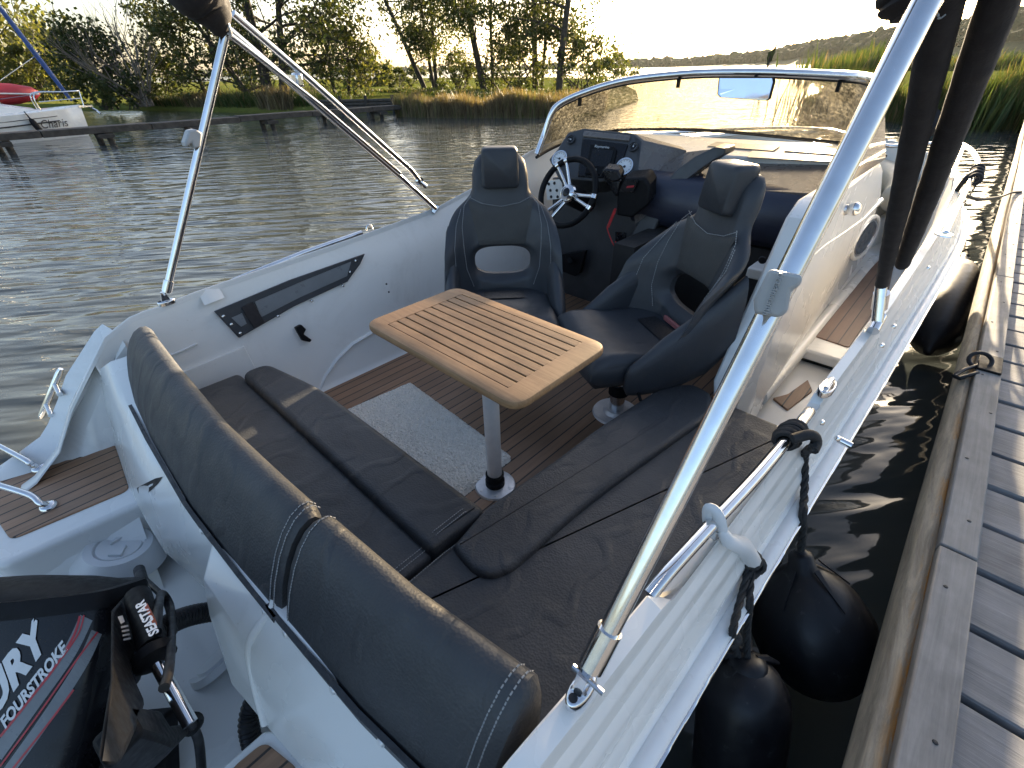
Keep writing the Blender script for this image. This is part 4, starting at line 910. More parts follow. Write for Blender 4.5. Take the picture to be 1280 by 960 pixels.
# starboard clamp on the aft strut
q = [V(*a, Y=.545) for a in [(962, 337), (1003, 345), (999, 358), (988, 363), (985, 388), (975, 396), (944, 391), (943, 375)]]
vd_ = Vector(ray(970, 365)).normalized(); cl_ = clamp([p-vd_*.028 for p in q], vd_*.045)
tx = MB(); vs, fs = text_mb('oceansouth', .0105, extr=.0012); o_ = V(967, 368, Y=.545)-vd_*.030; ux = (V(958, 386, Y=.545)-V(972, 350, Y=.545)); uy = (V(975, 372, Y=.545)-V(955, 362, Y=.545)); uy = uy-ux*uy.dot(ux)/ux.length_squared; tx.add(place(vs, o_, ux, uy), fs); mk('embossed_lettering', tx, 'plastic_g', cl_, 0)
pl_ = AP.lerp(TP, .61); q = [V(*a, X=-2.165) for a in [(234, 163), (243, 161), (251, 166), (249, 183), (241, 186), (238, 178), (231, 184), (229, 178)]]; clamp([p+Vector((.02, 0, 0)) for p in q], (-.05, 0, 0))
# port bows
bt('main_bow', [HP, V(500, 221, X=-2.262), TP+Vector((.0, .01, .0))], .0145)
S1 = V(524, 226, X=-2.235); bt('secondary_bow', spline([S1, V(512, 211, X=-2.232), V(495, 196, X=-2.225), V(392, 104, X=-2.19), V(291, 17, X=-2.15)], 5), .0135)
f = MB(); f.lathe([(.02, -.01), (.026, 0), (.02, .012)], S1, (1, .1, .1), 14); f.tube([HP+Vector((0, -.02, -.02)), HP+Vector((0, .02, .01))], .014, 8); f.tube([S1, S1+Vector((.01, .035, -.035))], .012, 8); mks('bow_hinge', f, 'steel', bim, 40)
f = MB(); p = V(372, 100, X=-2.19); f.box(p, (.05, .03, .05)); mk('tube_clip', f, 'steel', bim, 30, bevel=.008)
bt('rear_brace', [V(285, 42, X=-2.13), V(400, 131, X=-2.19), V(500, 217, X=-2.24)], .010)
# starboard bows in zipped black sleeves
B1 = V(1181, 22, Y=.93); B2 = V(1230, 38, Y=.98)
m1 = [HS_+Vector((0, 0, .02)), V(1102, 352, Y=1.70), V(1134, 235, Y=1.40), V(1163, 130, Y=1.15), B1, B1+(B1-V(1163, 130, Y=1.15)).normalized()*.12]
m2 = [V(1133, 322, Y=1.60), V(1150, 250, Y=1.42), V(1190, 130, Y=1.18), B2, B2+(B2-V(1190, 130, Y=1.18)).normalized()*.12]
bt('main_bow', [HS_, V(1102, 352, Y=1.70)], .0155)
def sleeve(pts, r, name='sleeve'):
    b = MB(); P = spline(pts, 10); b.tube(P, [r*ip(i/len(P), [(0, .8), (.3, .95), (.7, 1.)])*(1+.015*math.sin(i*1.7)+.015*math.sin(i*.6+1)) for i in range(len(P))], 12); o = mk(name, b, 'canvas', bim, 60)
    z = MB(); z.tube([p+Vector((-.3, -.9, .25)).normalized()*(r*ip(i/len(P), [(0, .8), (.3, .95), (.7, 1.)])*1.045) for i, p in enumerate(P)], .0032, 5); mk('zip', z, 'thread', o, 60); return o
_s1 = V(1102, 356, Y=1.70); _s2 = V(1128, 330, Y=1.62)
sleeve([_s1.lerp(m1[-1], k/5) for k in range(6)], .0205); sleeve([_s2.lerp(m2[-1], k/5) for k in range(6)], .0210)
bt('tube_ferrule', [V(1099, 385, Y=1.72), V(1102, 366, Y=1.70)], .021); f = MB(); f.tube([HS_+Vector((0, -.03, -.015)), HS_+Vector((0, .03, .012))], .017, 10); mks('bow_hinge', f, 'steel', bim, 40)
f = MB(); p = V(1145, 146, Y=1.2); dd = (m1[4]-m1[1]).normalized(); f.lathe([(.024, -.012), (.025, 0), (.024, .012)], V(1154, 155, Y=1.215), dd, 14); mk('strap', f, 'canvas', bim, 40)
# folded canopy bundle
cb_ = MB(); path = [V(275, 46, X=-2.15), V(270, 28, X=-2.145), V(256, 2, X=-2.14), V(234, -35, X=-2.10), Vector((-1.95, .80, 1.86)), Vector((-1.55, .80, 1.99)), Vector((-1.1, .82, 2.04)), Vector((-.6, .84, 1.97)), Vector((-.28, .86, 1.80)), V(1215, -420, Y=.88), V(1200, -190, Y=.88), V(1194, -95, Y=.88), V(1192, -56, Y=.88), V(1191, -20, Y=.88), V(1191, 8, Y=.88)]
P = spline(path, 6); rr = [ip(i/(len(P)-1), [(0, .012), (.05, .038), (.10, .068), (.2, .09), (.5, .10), (.62, .095), (.72, .08), (.86, .074), (.93, .070), (.97, .056), (1, .012)])*(1+.04*math.sin(i*2.1)) for i in range(len(P))]
cb_.tube(P, rr, 16); can = mk('folded_canopy', cb_, 'canvas', bim, 60)
sm_ = MB(); stitch(sm_, [p+Vector((.02, -.9, -.35)).normalized()*(r+.002) for p, r in zip(P, rr)][-16:-1], .0012, .008); mk('stitching', sm_, 'thread', can, 0)
f = MB(); f.tube(spline([V(283, 24, X=-2.12), V(287, 34, X=-2.11), V(289, 45, X=-2.12), V(285, 42, X=-2.13)], 4), .005, 6); mk('tie_cord', f, 'alu', bim, 50)
# --- fenders and lines
def fender_body(c, ax, prof, n=28): b = MB(); b.lathe(prof, c, ax, n); return b
fd = thing('fender', 'large round black fender ball squeezed between hull and dock', 'fender', (.13, 1.03, -.15), group='black fenders hanging over the side')
c_ = V(1016, 792, z=.09); axb = (V(1002, 703, z=.27)-c_).normalized(); b = fender_body(c_, axb, [(.001, -.150), (.05, -.145), (.10, -.115), (.138, -.06), (.150, 0), (.143, .05), (.118, .11), (.085, .155), (.048, .185), (.034, .195), (.028, .23), (.018, .238), (.001, .239)]); mk('body', b, 'rubber', fd, 60)
b = MB()
for i in range(5):
    a = i*2*math.pi/5; _u1 = axb.orthogonal().normalized(); _u2 = axb.cross(_u1); _pt = lambda an, r, h: c_+axb*h+(_u1*math.cos(an)+_u2*math.sin(an))*r; b.prism([_pt(a, .112, .122), _pt(a+.16, .046, .20), _pt(a-.16, .046, .20)], axb*.006)
mks('neck_rib', b, 'rubber', fd, 30)
b = MB(); top_f = c_+axb*.236; b.lathe([(.012, -.004), (.02, 0), (.012, .008)], top_f, axb, 12); mk('eyelet', b, 'rubber', fd, 30)
HB = BVHTree.FromPolygons([Vector(v) for v in hb.v+rb.v], hb.f+[tuple(i+len(hb.v) for i in f) for f in rb.f])
def onh(x, y, lift=.014):
    d = Vector(ray(x, y)).normalized(); h = HB.ray_cast(Vector(OC), d); return h[0]-d*lift if h[0] else V(x, y, z=.45)
k0 = V(1000, 548, z=.655)
rp_ = thing('fender_rope', 'black braided rope knotted on the side hand rail and running down to the round fender', 'rope', k0, group='black fender ropes')
b = MB(); braid(b, spline([k0+Vector((.03, -.01, .0)), onh(1006, 568), onh(1006, 595), onh(1005, 622), onh(1004, 645, .02), V(1003, 668, z=.37), top_f], 6), .010); mk('line', b, 'rope', rp_, 60)
b = MB()
for i in range(7):
    d = (V(1006, 522, z=.645)-V(950, 590, z=.638)).normalized(); q = V(988, 543, z=.643)+d*(.010*(i-3)); u = Vector((0, 0, 1)); w = d.cross(u)
    b.tube([q+(u*math.cos(a)+w*math.sin(a))*(.021+.003*math.sin(i*2))+d*.004*math.sin(a) for a in [2*math.pi*j/16 for j in range(16)]], .0075, 6, closed=True)
b.tube(spline([k0+Vector((-.01, -.03, .012)), k0+Vector((.015, 0, .02)), k0+Vector((.03, .015, .0)), k0+Vector((.032, -.01, -.01))], 5), .012, 8); mk('knot', b, 'rope', rp_, 60)
fd = thing('fender', 'black cylinder fender hanging nearest the camera below a white plastic hook', 'fender', (.09, .66, -.15), group='black fenders hanging over the side')
c2_ = V(926, 903, z=.10); axn = (V(935, 815, z=.27)-c2_).normalized(); b = fender_body(c2_, axn, [(.001, -.30), (.06, -.29), (.088, -.24), (.096, -.16), (.098, 0), (.097, .07), (.090, .105), (.072, .135), (.052, .152), (.038, .160), (.001, .165)]); mk('body', b, 'rubber', fd, 60)
b = MB(); nk = c2_+axn*.163; b.lathe([(.045, -.012), (.040, .004), (.022, .012), (.001, .012)], nk, axn, 16)
for i in range(7): a = i*.9; b.tube([nk+Vector((math.cos(a)*.09, math.sin(a)*.09, -.04)), nk+Vector((math.cos(a)*.05, math.sin(a)*.05, -.006)), nk+Vector((math.cos(a)*.02, math.sin(a)*.02, .008))], [.004, .009, .006], 6)
mk('pleats', b, 'rubber', fd, 50)
hk = thing('fender_hook', 'white plastic hook clipped over the side hand rail', 'hook', V(893, 655, z=.62))
rc = V(893, 653, z=.629); dr_ = (V(950, 590, z=.638)-V(838, 712, z=.618)).normalized(); dn_ = (V(938, 705, z=.545)-rc); dn_ = (dn_-dr_*dn_.dot(dr_)).normalized(); sd_ = dr_.cross(dn_)
for o2 in (-.008, .010):
    pass
b = MB(); P = [rc+dr_*(.0)+(-dn_*math.cos(a)+sd_*math.sin(a))*.0245 for a in [R_(x) for x in range(-150, 151, 15)]]
nrm_up = Vector((0, 0, 1))
loop = [rc+(dn_*math.cos(a)+nrm_up*math.sin(a))*.024 for a in [R_(x) for x in range(20, 330, 15)]]
b.tube(loop, .0085, 8, flat=1.5); hk_end = onh(938, 704, .028)
b.tube([loop[0]+Vector((0, 0, .0)), rc+dn_*.05+Vector((0, 0, .012)), rc.lerp(hk_end, .62)+Vector((.004, 0, .016)), hk_end+Vector((0, 0, .012))], [.010, .014, .020, .019], 10); mk('hook_body', b, 'plastic_w', hk, 50, bevel=0)
rp2 = thing('fender_rope', 'short doubled black rope between the white hook and the nearest fender', 'rope', hk_end, group='black fender ropes')
b = MB(); braid(b, [hk_end+Vector((.005, -.004, .0)), onh(938, 730), onh(937, 755, .02), V(934, 785, z=.34), nk], .008); braid(b, [hk_end, onh(928, 740), onh(921, 768, .018), onh(915, 790, .02), V(918, 806, z=.30), nk+Vector((-.02, -.01, .01))], .008); mk('line', b, 'rope', rp2, 60)
b = MB()
for i, (x, y, z) in enumerate([(0, 0, .012), (.01, .004, 0), (-.006, -.006, .0), (.004, -.004, -.014), (.0, .008, -.004)]): b.tube([hk_end+Vector((x+math.cos(a)*.016, y+math.sin(a)*.016*math.cos(i), z+math.sin(a)*.014*math.sin(i+.5))) for a in [2*math.pi*j/12 for j in range(12)]], .007, 6, closed=True)
for i in range(3): b.tube([V(914, 797, z=.37)+Vector((math.cos(a)*.013, math.sin(a)*.013*math.cos(i*2), math.sin(a)*.013*math.sin(i*2+.6))) for a in [2*math.pi*j/10 for j in range(10)]], .008, 6, closed=True)
mk('knot', b, 'rope', rp2, 60)
fd = thing('fender', 'long black fender hanging from the bow rail', 'fender', (.17, 3.2, -.15), group='black fenders hanging over the side')
ft_, fb_ = V(1203, 330, X=.14), V(1160, 440, X=.165); axf = (ft_-fb_); Lf = axf.length; b = fender_body(fb_, axf, [(.001, -.02), (.02, -.01), (.03, .03), (.09, .09), (.125, .16), (.128, Lf*.5), (.12, Lf-.22), (.09, Lf-.10), (.045, Lf-.03), (.03, Lf), (.03, Lf+.06), (.001, Lf+.06)]); mk('body', b, 'rubber', fd, 60)
rp3 = thing('fender_rope', 'long black rope hanging from the bow rail to the farthest fender', 'rope', V(1220, 216, z=.85), group='black fender ropes')
b = MB(); braid(b, spline([V(1222, 219, z=.85), V(1217, 240, X=.055), V(1209, 285, X=.12), V(1204, 312, X=.14), ft_+axf.normalized()*.05], 6), .012); b.tube(spline([V(1204, 306, X=.14), V(1198, 322, X=.13), ft_+axf.normalized()*.05, V(1206, 322, X=.15), V(1204, 306, X=.14)], 4), .010, 6); mk('line', b, 'rope', rp3, 60)
b = MB()
for i in range(4): b.tube([V(1219+i*.9, 224-i*4, z=.848)+Vector((math.cos(a)*.024, 0, math.sin(a)*.024)) for a in [2*math.pi*j/14 for j in range(14)]], .009, 6, closed=True)
mk('knot', b, 'rope', rp3, 60)
ml_ = thing('mooring_line', 'dark mooring rope from the bow rail inward over the gunwale to the side deck', 'rope', V(1145, 310, z=.3))
b = MB(); b.tube(spline([V(1222, 212, z=.86), V(1208, 222, z=.85), V(1188, 250, z=.72), V(1160, 288, z=.50), V(1143, 311, z=.22), V(1148, 316, z=.19)], 6), .011, 8); mk('line', b, 'rope', ml_, 60)
ml_ = thing('mooring_line', 'dark mooring rope from the bow across the water to the dock edge', 'rope', V(1273, 240, z=.33))
b = MB(); b.tube(spline([V(1206, 244, z=.70), V(1225, 249, z=.58), V(1250, 246, z=.42), V(1264, 241, z=.36), V(1276, 240, z=.335)], 6), .010, 8); mk('line', b, 'rope', ml_, 60)
# bow cushions
bc = thing('bow_cushion', 'tan glossy seat cushion in the bow of the motorboat', 'cushion', (-.7, 4.7, .4), group='tan bow cushions')
b = MB(); b.pad(fillet([(-1.9, 4.42), (-.45, 4.36), (-.40, 4.75), (-.7, 5.06), (-1.18, 5.15), (-1.7, 5.0)], .08), .401, .50, .04); mk('pad', b, 'cream', bc, 60)
bc = thing('bow_cushion', 'tan curved backrest cushion standing along the bow rail', 'cushion', (-.5, 5.0, .5), group='tan bow cushions')
b = MB(); b.tube(spline([(-.36, 4.25, .56), (-.40, 4.6, .60), (-.58, 4.9, .62), (-.9, 5.12, .62), (-1.3, 5.18, .62), (-1.8, 5.0, .60)], 6), [.05]+[.10]*29+[.05], 12, flat=1.0); mk('pad', b, 'cream', bc, 60)
# ================================================================== OUTBOARD
ob = thing('outboard_motor', 'black outboard motor with grey bands, red stripes and white lettering tilted on the stern', 'outboard motor', (-1.2, -.35, -.15))
PF = V(137, 758, X=-1.06)
_vd = (Vector(OC)-PF).normalized(); _rr = Vector(RM[:, 0]); _rr = (_rr-_vd*_rr.dot(_vd)).normalized(); _uu = _vd.cross(_rr)
def _im(v): a = PR(PF+v*.01); b = PR(PF-v*.01); return np.array([a[0]-b[0], a[1]-b[1]])/.02
_J = np.stack([_im(_rr), _im(_uu)], 1); _c1 = np.linalg.solve(_J, np.array([14., -160.])); _c2 = np.linalg.solve(_J, np.array([137., 10.]))
_u0 = (_rr*_c1[0]+_uu*_c1[1]).normalized(); _f0 = (_rr*_c2[0]+_uu*_c2[1]).normalized(); _dt = _u0.dot(_f0); _m = math.sqrt(abs(_dt))
ua = (_u0+_vd*_m*.30).normalized(); fwd = _f0-_vd*(math.copysign(_m, _dt)*1.25); fwd = (fwd-ua*fwd.dot(ua)).normalized(); sa = fwd.cross(ua)   # tilted up and steered over
print('COWL', _dt, fwd, ua)
if sa.dot(_vd) < 0: sa = -sa
def O(f, s, u): return PF+fwd*f+sa*s+ua*u
b = MB(); rings = []
def cowl_ring(u, f0, f1, hw, e=.32):
    out = []
    for i in range(40):
        a = 2*math.pi*i/40; c_, s_ = math.cos(a), math.sin(a)
        x = math.copysign(abs(c_)**(e*(1.7 if c_ > 0 else 1)), c_); y = math.copysign(abs(s_)**(e*1.1), s_); out.append(O((f0+f1)/2+(f1-f0)/2*x-.045, -.115+hw*.70*y*(1-.12*(x > 0)*x*x), u))
    return out
for u, f0, f1, hw in [(-.62, -.46, -.10, .10), (-.55, -.50, -.07, .135), (-.30, -.56, -.03, .16), (-.10, -.60, .0, .165), (-.012, -.61, .004, .165)]: rings.append(cowl_ring(u, f0, f1, hw))
b.loft(rings); cowl = mk('cowl', b, 'gloss', ob, 50)
b = MB(); b.loft([cowl_ring(-.012, -.615, .008, .169), cowl_ring(.012, -.615, .008, .169), cowl_ring(.026, -.610, .002, .165)]); mk('cowl_rim', b, 'black', ob, 40)
b = MB(); b.loft([cowl_ring(.022, -.60, -.012, .158, .4), cowl_ring(.030, -.60, -.03, .150, .5), cowl_ring(.045, -.58, -.09, .125, .6), cowl_ring(.058, -.54, -.20, .09, .7), cowl_ring(.062, -.48, -.28, .05, .8)]); topc = mk('top_cover', b, 'black', ob, 50)
CB = BVHTree.FromPolygons([Vector(v) for v in MB().loft(rings).v], MB().loft(rings).f)
def oncowl(x, y, lift=.0025):
    d = Vector(ray(x, y)).normalized(); h = CB.ray_cast(Vector(OC), d)
    return h[0]-d*lift if h[0] else None
def decal(name, polys, mat, lift=.0025, parent=cowl):
    m_ = MB()
    for P in polys:
        Q = [oncowl(*p, lift) for p in P]
        if all(q is not None for q in Q): m_.add(Q, [tuple(range(len(Q)))])
    if m_.v: return (mks if name == 'red_stripe' else mk)(name, m_, mat, parent, 0)
def text_px(s, size, o, ux, uy, bold=.0, shear=0):
    vs, fs = text_mb(s, size, bold=bold, shear=shear, sub=True); out = []
    for f in fs:
        out.append([(o[0]+ux[0]*vs[i].x+uy[0]*vs[i].y, o[1]+ux[1]*vs[i].x+uy[1]*vs[i].y) for i in f])
    return out
# lettering follows the sweep of the cowl: baseline rises towards the transom
def text_right(t, size, end, ux, uy, bold, shear):
    vs, _ = text_mb(t, size, bold=bold, shear=shear); mx = max(v.x for v in vs); return text_px(t, size, (end[0]-ux[0]*mx, end[1]-ux[1]*mx), ux, uy, bold, shear)
decal('lettering', text_right('MERCURY', 54, (56, 786), (.66, -.90), (-.34, -.92), 2.6, 0), 'white_decal')
decal('lettering', text_right('FOURSTROKE', 19, (82, 806), (.66, -.84), (-.55, -.80), .7, .1), 'white_decal', .003)
def strip(pts, w):
    out = []; S = spline([(x, y, 0) for x, y in pts], 8)
    for a, b_ in zip(S, S[1:]):
        t = (b_-a).normalized(); n = Vector((-t.y, t.x, 0))*w/2; out.append([tuple((a+n)[:2]), tuple((b_+n)[:2]), tuple((b_-n)[:2]), tuple((a-n)[:2])])
    return out
decal('grey_panel', strip([(-5, 945), (40, 882), (85, 818), (108, 772)], 17)+strip([(10, 965), (60, 895), (102, 830), (121, 790)], 14), 'grey_stripe', .002)
decal('red_stripe', strip([(0, 921), (36, 876), (70, 832), (92, 795), (100, 770)], 3)+strip([(78, 822), (98, 792), (105, 769)], 2)+strip([(0, 958), (50, 890), (95, 826), (122, 790)], 2.2)+strip([(15, 962), (60, 905), (92, 862)], 2.5), 'redstripe', .003)
# swivel bracket, steering cylinder, hoses
b = MB(); 
b.prism([V(*q, Y=-.20) for q in [(139, 762), (160, 738), (172, 738), (182, 752), (172, 800), (164, 840), (182, 880), (170, 915), (150, 960), (120, 960), (138, 850)]], Vector(ray(150, 850)).normalized()*.10); brk = mk('swivel_bracket', b, 'black', ob, 25, bevel=.012)
b = MB(); b.tube([V(172, 745, Y=-.17), V(186, 790, Y=-.17), V(192, 812, Y=-.17)], .026, 14); b.lathe([(.02, -.01), (.036, 0), (.036, .02), (.02, .03)], V(190, 815, Y=-.17), V(240, 905, Y=-.17)-V(186, 790, Y=-.17), 18); cyl = mk('steering_cylinder', b, 'black', ob, 40)
b = MB(); b.tube([V(193, 822, Y=-.17), V(238, 905, Y=-.17)], .0125, 14); mk('piston_rod', b, 'steel', cyl, 50)
def flat_label(px, Y, mat, name, parent, off=.002):
    dY = Vector(ray(*px[0])).normalized()*off; m_ = MB(); m_.prism([V(*q, Y=Y)-dY for q in px], -dY*.3); return mk(name, m_, mat, parent, 0)
flat_label([(175, 762), (180, 757), (193, 783), (188, 786)], -.1455, 'ink', 'maker_label', cyl); flat_label([(180, 757), (184, 754), (198, 780), (193, 783)], -.1450, 'orange', 'maker_label', cyl)
vs, fs = text_mb('SEASTAR', .017, bold=.0006); m_ = MB(); o_ = V(184, 772, Y=-.140); u_ = V(177, 757, Y=-.14)-V(190, 785, Y=-.14); w_ = Vector(ray(184, 772)).normalized(); up_v = u_.cross(w_); up_v = up_v if PR(o_+up_v.normalized()*.01)[0] < PR(o_)[0] else -up_v
m_.add(place([v*1.2 for v in vs], o_, u_, up_v), fs); mk('lettering', m_, 'white_decal', cyl, 0)
flat_label([(147, 771), (153, 769), (156, 777), (151, 780)], -.19, 'white_decal', 'warning_label', brk, .012)
lb = MB()
for i in range(4): 
    a = (151+i*1.0, 783+i*5.2); dY = Vector(ray(*a)).normalized()*.012; lb.prism([V(a[0]+x, a[1]+y, Y=-.19)-dY for x, y in [(0, 0), (9, -2), (9.6, .2), (.6, 2.2)]], -dY*.05)
mk('warning_label', lb, 'white_decal', brk, 0)
def hose(px, Ys, r, name, ribs=False, mat='rubber'):
    P = spline([V(x, y, z=Y+9) if Y < -5 else V(x, y, Y=Y) for (x, y), Y in zip(px, Ys)], 14 if ribs else 6); b = MB()
    if ribs:
        L_ = [0]
        for a, c_ in zip(P, P[1:]): L_.append(L_[-1]+(c_-a).length)
        n = int(L_[-1]/.0055); Q = []; R2 = []
        for i in range(n+1):
            t = L_[-1]*i/n; j = min(len(P)-2, max(0, int(np.searchsorted(L_, t))-1)); Q.append(P[j].lerp(P[j+1], (t-L_[j])/max(1e-9, L_[j+1]-L_[j]))); R2.append(r*(1 if i % 2 else .87))
        b.tube(Q, R2, 18)
    else: b.tube(P, r, 10)
    return mk(name, b, mat, ob, 60 if not ribs else 30)
hose([(300, 764), (272, 764), (240, 769), (212, 780), (186, 800), (166, 824), (158, 850)], [-8.88, -8.85, -8.79, -8.74, -8.70, -8.70, -8.76], .026, 'rigging_hose', True)
hose([(322, 868), (313, 888), (311, 910), (318, 940)], [-9.0, -9.03, -9.06, -9.12], .026, 'rigging_hose', True)
hose([(176, 716), (183, 726), (205, 748), (214, 775), (212, 830), (205, 860)], [-.19, -.18, -.15, -.14, -.14, -.15], .008, 'hydraulic_line')
hose([(196, 790), (198, 760), (202, 742), (212, 756), (216, 790)], [-.15, -.14, -.14, -.14, -.14], .009, 'hydraulic_line')
hose([(236, 900), (248, 925), (252, 962)], [-.19, -.21, -.24], .010, 'hydraulic_line')
b = MB(); b.tube([V(174, 712, Y=-.20), V(178, 728, Y=-.19)], .016, 12); mk('line_boot', b, 'rubber', ob, 50); b = MB(); b.tube(spline([V(178, 726, Y=-.19), V(184, 736, Y=-.185), V(176, 744, Y=-.18)], 4), .011, 10); mk('hose_fitting', b, 'zinc', ob, 50)
b = MB(); b.prism([V(*q, Y=-.20) for q in [(160, 880), (200, 886), (212, 905), (236, 902), (240, 912), (220, 930), (200, 922), (180, 916)]], (0, -.06, -.02)); b.lathe([(.001, .012), (.012, .01), (.02, 0), (.02, -.03)], V(237, 908, Y=-.2), (.6, -.3, .7), 14); mk('steering_arm', b, 'black', ob, 25, bevel=.008)
b = MB(); b.loft([[O(-.05, -.10, -.30), O(-.05, -.22, -.30), O(.03, -.22, -.30), O(.03, -.10, -.30)], [O(-.08, -.08, -.62), O(-.08, -.24, -.62), O(.05, -.24, -.62), O(.05, -.08, -.62)], [O(-.14, -.12, -.95), O(-.14, -.20, -.95), O(.0, -.20, -.95), O(.0, -.12, -.95)]]); mk('midsection', b, 'black', ob, 30, bevel=.01)
# ================================================================== DOCK
dock = thing('wooden_dock', 'weathered grey plank dock with a round timber edge beside the motorboat', 'dock', (1.6, 6, -.15))
DZ = .295
b = MB(); y = -1.02; pitch = .193
while y < 34:
    j = rng.normal(0, .0015); b.box((1.70+.01*rng.normal(), y+pitch/2, DZ-.022+j), (2.7, pitch-.018, .044)); y += pitch
mk('decking', b, 'dockwood', dock, 30, bevel=.004, seg=1)
b = MB()
for y0 in [-1.2]+[1.285+2.47*i for i in range(-1, 13)]:
    if y0 == -1.2: continue
    b.box((.3205, y0+1.235, DZ+.012), (.076, 2.462, .050))
mks('edge_board', b, 'capwood', dock, 30, bevel=.004)
nl = MB()
for i in range(60):
    yy_ = .5+i*.31+rng.normal()*.03; nl.lathe([(.001, .0022), (.004, .0016), (.005, 0)], (.305+.03*(i % 2)+rng.normal()*.003, yy_, DZ+.0372), (0, 0, 1), 8)
mks('nail_head', nl, 'ink', dock, 30)
def logbeam():
    b = MB(); rings = []; n = 28
    for i in range(170):
        y = -1.2+i*.21; rr = .046*(1+.05*math.sin(y*1.7)); cx_l, cz_l = .262+.004*math.sin(y*.9), DZ-.005
        rings.append([(cx_l-.004+math.cos(a)*(rr*.62)*(1+.10*mnoise.noise(Vector((math.cos(a)*2, math.sin(a)*2, y*.8)))), y, cz_l-.02+math.sin(a)*rr*(1+.16*mnoise.noise(Vector((math.cos(a)*3, math.sin(a)*3, y*1.1))))) for a in [2*math.pi*j/n for j in range(n)]])
    b.loft(rings); return b
mk('edge_log', logbeam(), 'log', dock, 60)
b = MB(); b.box((.38, 16, DZ-.16), (.10, 34, .20)); b.box((2.2, 16, DZ-.16), (.12, 34, .20))
mks('bearer', b, 'pontoon', dock, 30)
for y in (-.6, 3.4, 7.4, 11.5, 15.5, 19.5, 23.5, 27.5, 31.5):
    p = MB(); p.tube([(.45, y, -1.2), (.45, y, DZ-.06)], .09, 14); mk('pile', p, 'pile', dock, 60)
b = MB(); p = V(1228, 455, z=.335); b.box((.318, p.y+.02, DZ+.0415), (.074, .16, .010)); rgp = mk('ring_plate', b, 'black', dock, 30, bevel=.003)
b = MB(); b.tube([p+Vector((-.012+.035*math.cos(a), .035*math.sin(a)*.9, .012+.02*math.sin(a)))for a in [2*math.pi*i/20 for i in range(20)]], .008, 8, closed=True); b.tube([V(1225, 456, z=.33), V(1205, 462, z=.33), V(1192, 470, z=.325), V(1199, 473, z=.325), V(1222, 466, z=.33)], .008, 8); mk('mooring_ring', b, 'rubber', rgp, 60)
# ================================================================== FAR JETTY AND SAILING BOAT
jt = thing('narrow_jetty', 'narrow dark timber jetty on short piles across the water on the left', 'jetty', (-17.8, 4, -.15))
b = MB(); 
for i in range(9): b.box((-17.8, -7+i*2.4, .195+.012*math.sin(i*2.3)), (.55, 2.38, .15))
mk('walkway', b, 'pontoon', jt, 30, bevel=.01)
for y in (.60, 2.66, 4.85, 7.1, 9.3, 11.3):
    for dx in (-.18, .18):
        p = MB(); p.tube([(-17.8+dx, y+dx*.5, -1), (-17.8+dx, y+dx*.5, .17)], .075, 10); mk('pile', p, 'pile', jt, 60)
    p = MB(); p.box((-17.55, y, .06), (.5, .34, .09)); mk('cross_beam', p, 'pile', jt, 30)
sbt = thing('sailing_boat', 'small white sailing boat with a blue rolled foresail behind the narrow jetty', 'sailing boat', (-20.4, -.5, -.15))
XB = -19.9
def ZB(y, k): return {0: ip(y, [(-5, .50), (0, .47), (2.9, .62)]), 1: -.12}[k]
b = MB(); rings = []
for y, w in [(-5.5, .70), (-4, .95), (-2, 1.08), (0, 1.02), (1, .84), (1.8, .58), (2.4, .30), (2.75, .10), (2.90, .02)]:
    zt = ZB(y, 0); xc = XB-1.05; rk = max(0, y-1.8)*.0
    rings.append([(xc-w, y, zt), (xc-w*.96, y-.05, .1), (xc-w*.7, y-.2, -.35), (xc, y-.25, -.5), (xc+w*.7, y-.2, -.35), (xc+w*.96, y-.05, .1), (xc+w, y, zt), (xc+w*.85, y, zt+.015), (xc, y, zt+.06), (xc-w*.85, y, zt+.015)])
b.loft(rings); hl = mk('hull', b, 'gel', sbt, 40)
b = MB(); 
for zz, r in ((.30, .016), (.42, .008)): b.tube([(XB-1.05+w*1.0*(.98), y, zz+(zt-.55)*.8) for y, w, zt in [(-5, .83, .5), (-2, 1.075, .48), (0, 1.02, .47), (1, .84, .5), (1.8, .6, .55), (2.2, .42, .57)]], r, 6)
mk('stripe', b, 'ink', hl, 60)
b = MB(); rings = []
for y, w, h in [(-4.5, .55, .36), (-2, .66, .40), (0, .60, .34), (1.0, .48, .25), (1.75, .30, .10), (1.95, .2, .0)]: rings.append([(XB-1.05-w, y, .50), (XB-1.05-w*.85, y, .52+h), (XB-1.05, y, .55+h*1.08), (XB-1.05+w*.85, y, .52+h), (XB-1.05+w, y, .50)])
b.loft(rings); mk('coachroof', b, 'gel', sbt, 40)
b = MB(); b.prism([(XB-1.05+.62, -1.6, .72), (XB-1.05+.60, .6, .66), (XB-1.05+.58, .6, .74), (XB-1.05+.60, -1.6, .80)], (.02, 0, 0)); mk('cabin_window', b, 'gloss', sbt, 0)
b = MB(); xb = XB-1.05; b.tube(spline([(xb+.35, 1.9, .58), (xb+.33, 1.95, 1.0), (xb+.2, 2.6, 1.02), (xb, 3.05, 1.03), (xb-.2, 2.6, 1.02), (xb-.33, 1.95, 1.0), (xb-.35, 1.9, .58)], 5), .018, 8); b.tube([(xb+.05, 2.98, .62), (xb+.02, 3.04, 1.03)], .018, 8); b.tube([(xb+.34, 1.95, .8), (xb+.2, 2.6, .83), (xb, 3.03, .84)], .012, 6); mk('pulpit', b, 'steel', sbt, 60)
b = MB(); b.box((xb, 3.02, .63), (.12, .35, .05)); b.tube([(xb, 3.1, .62), (xb, 3.25, .50), (xb+.06, 3.3, .42)], .03, 8); mk('bow_roller', b, 'steel', sbt, 30)
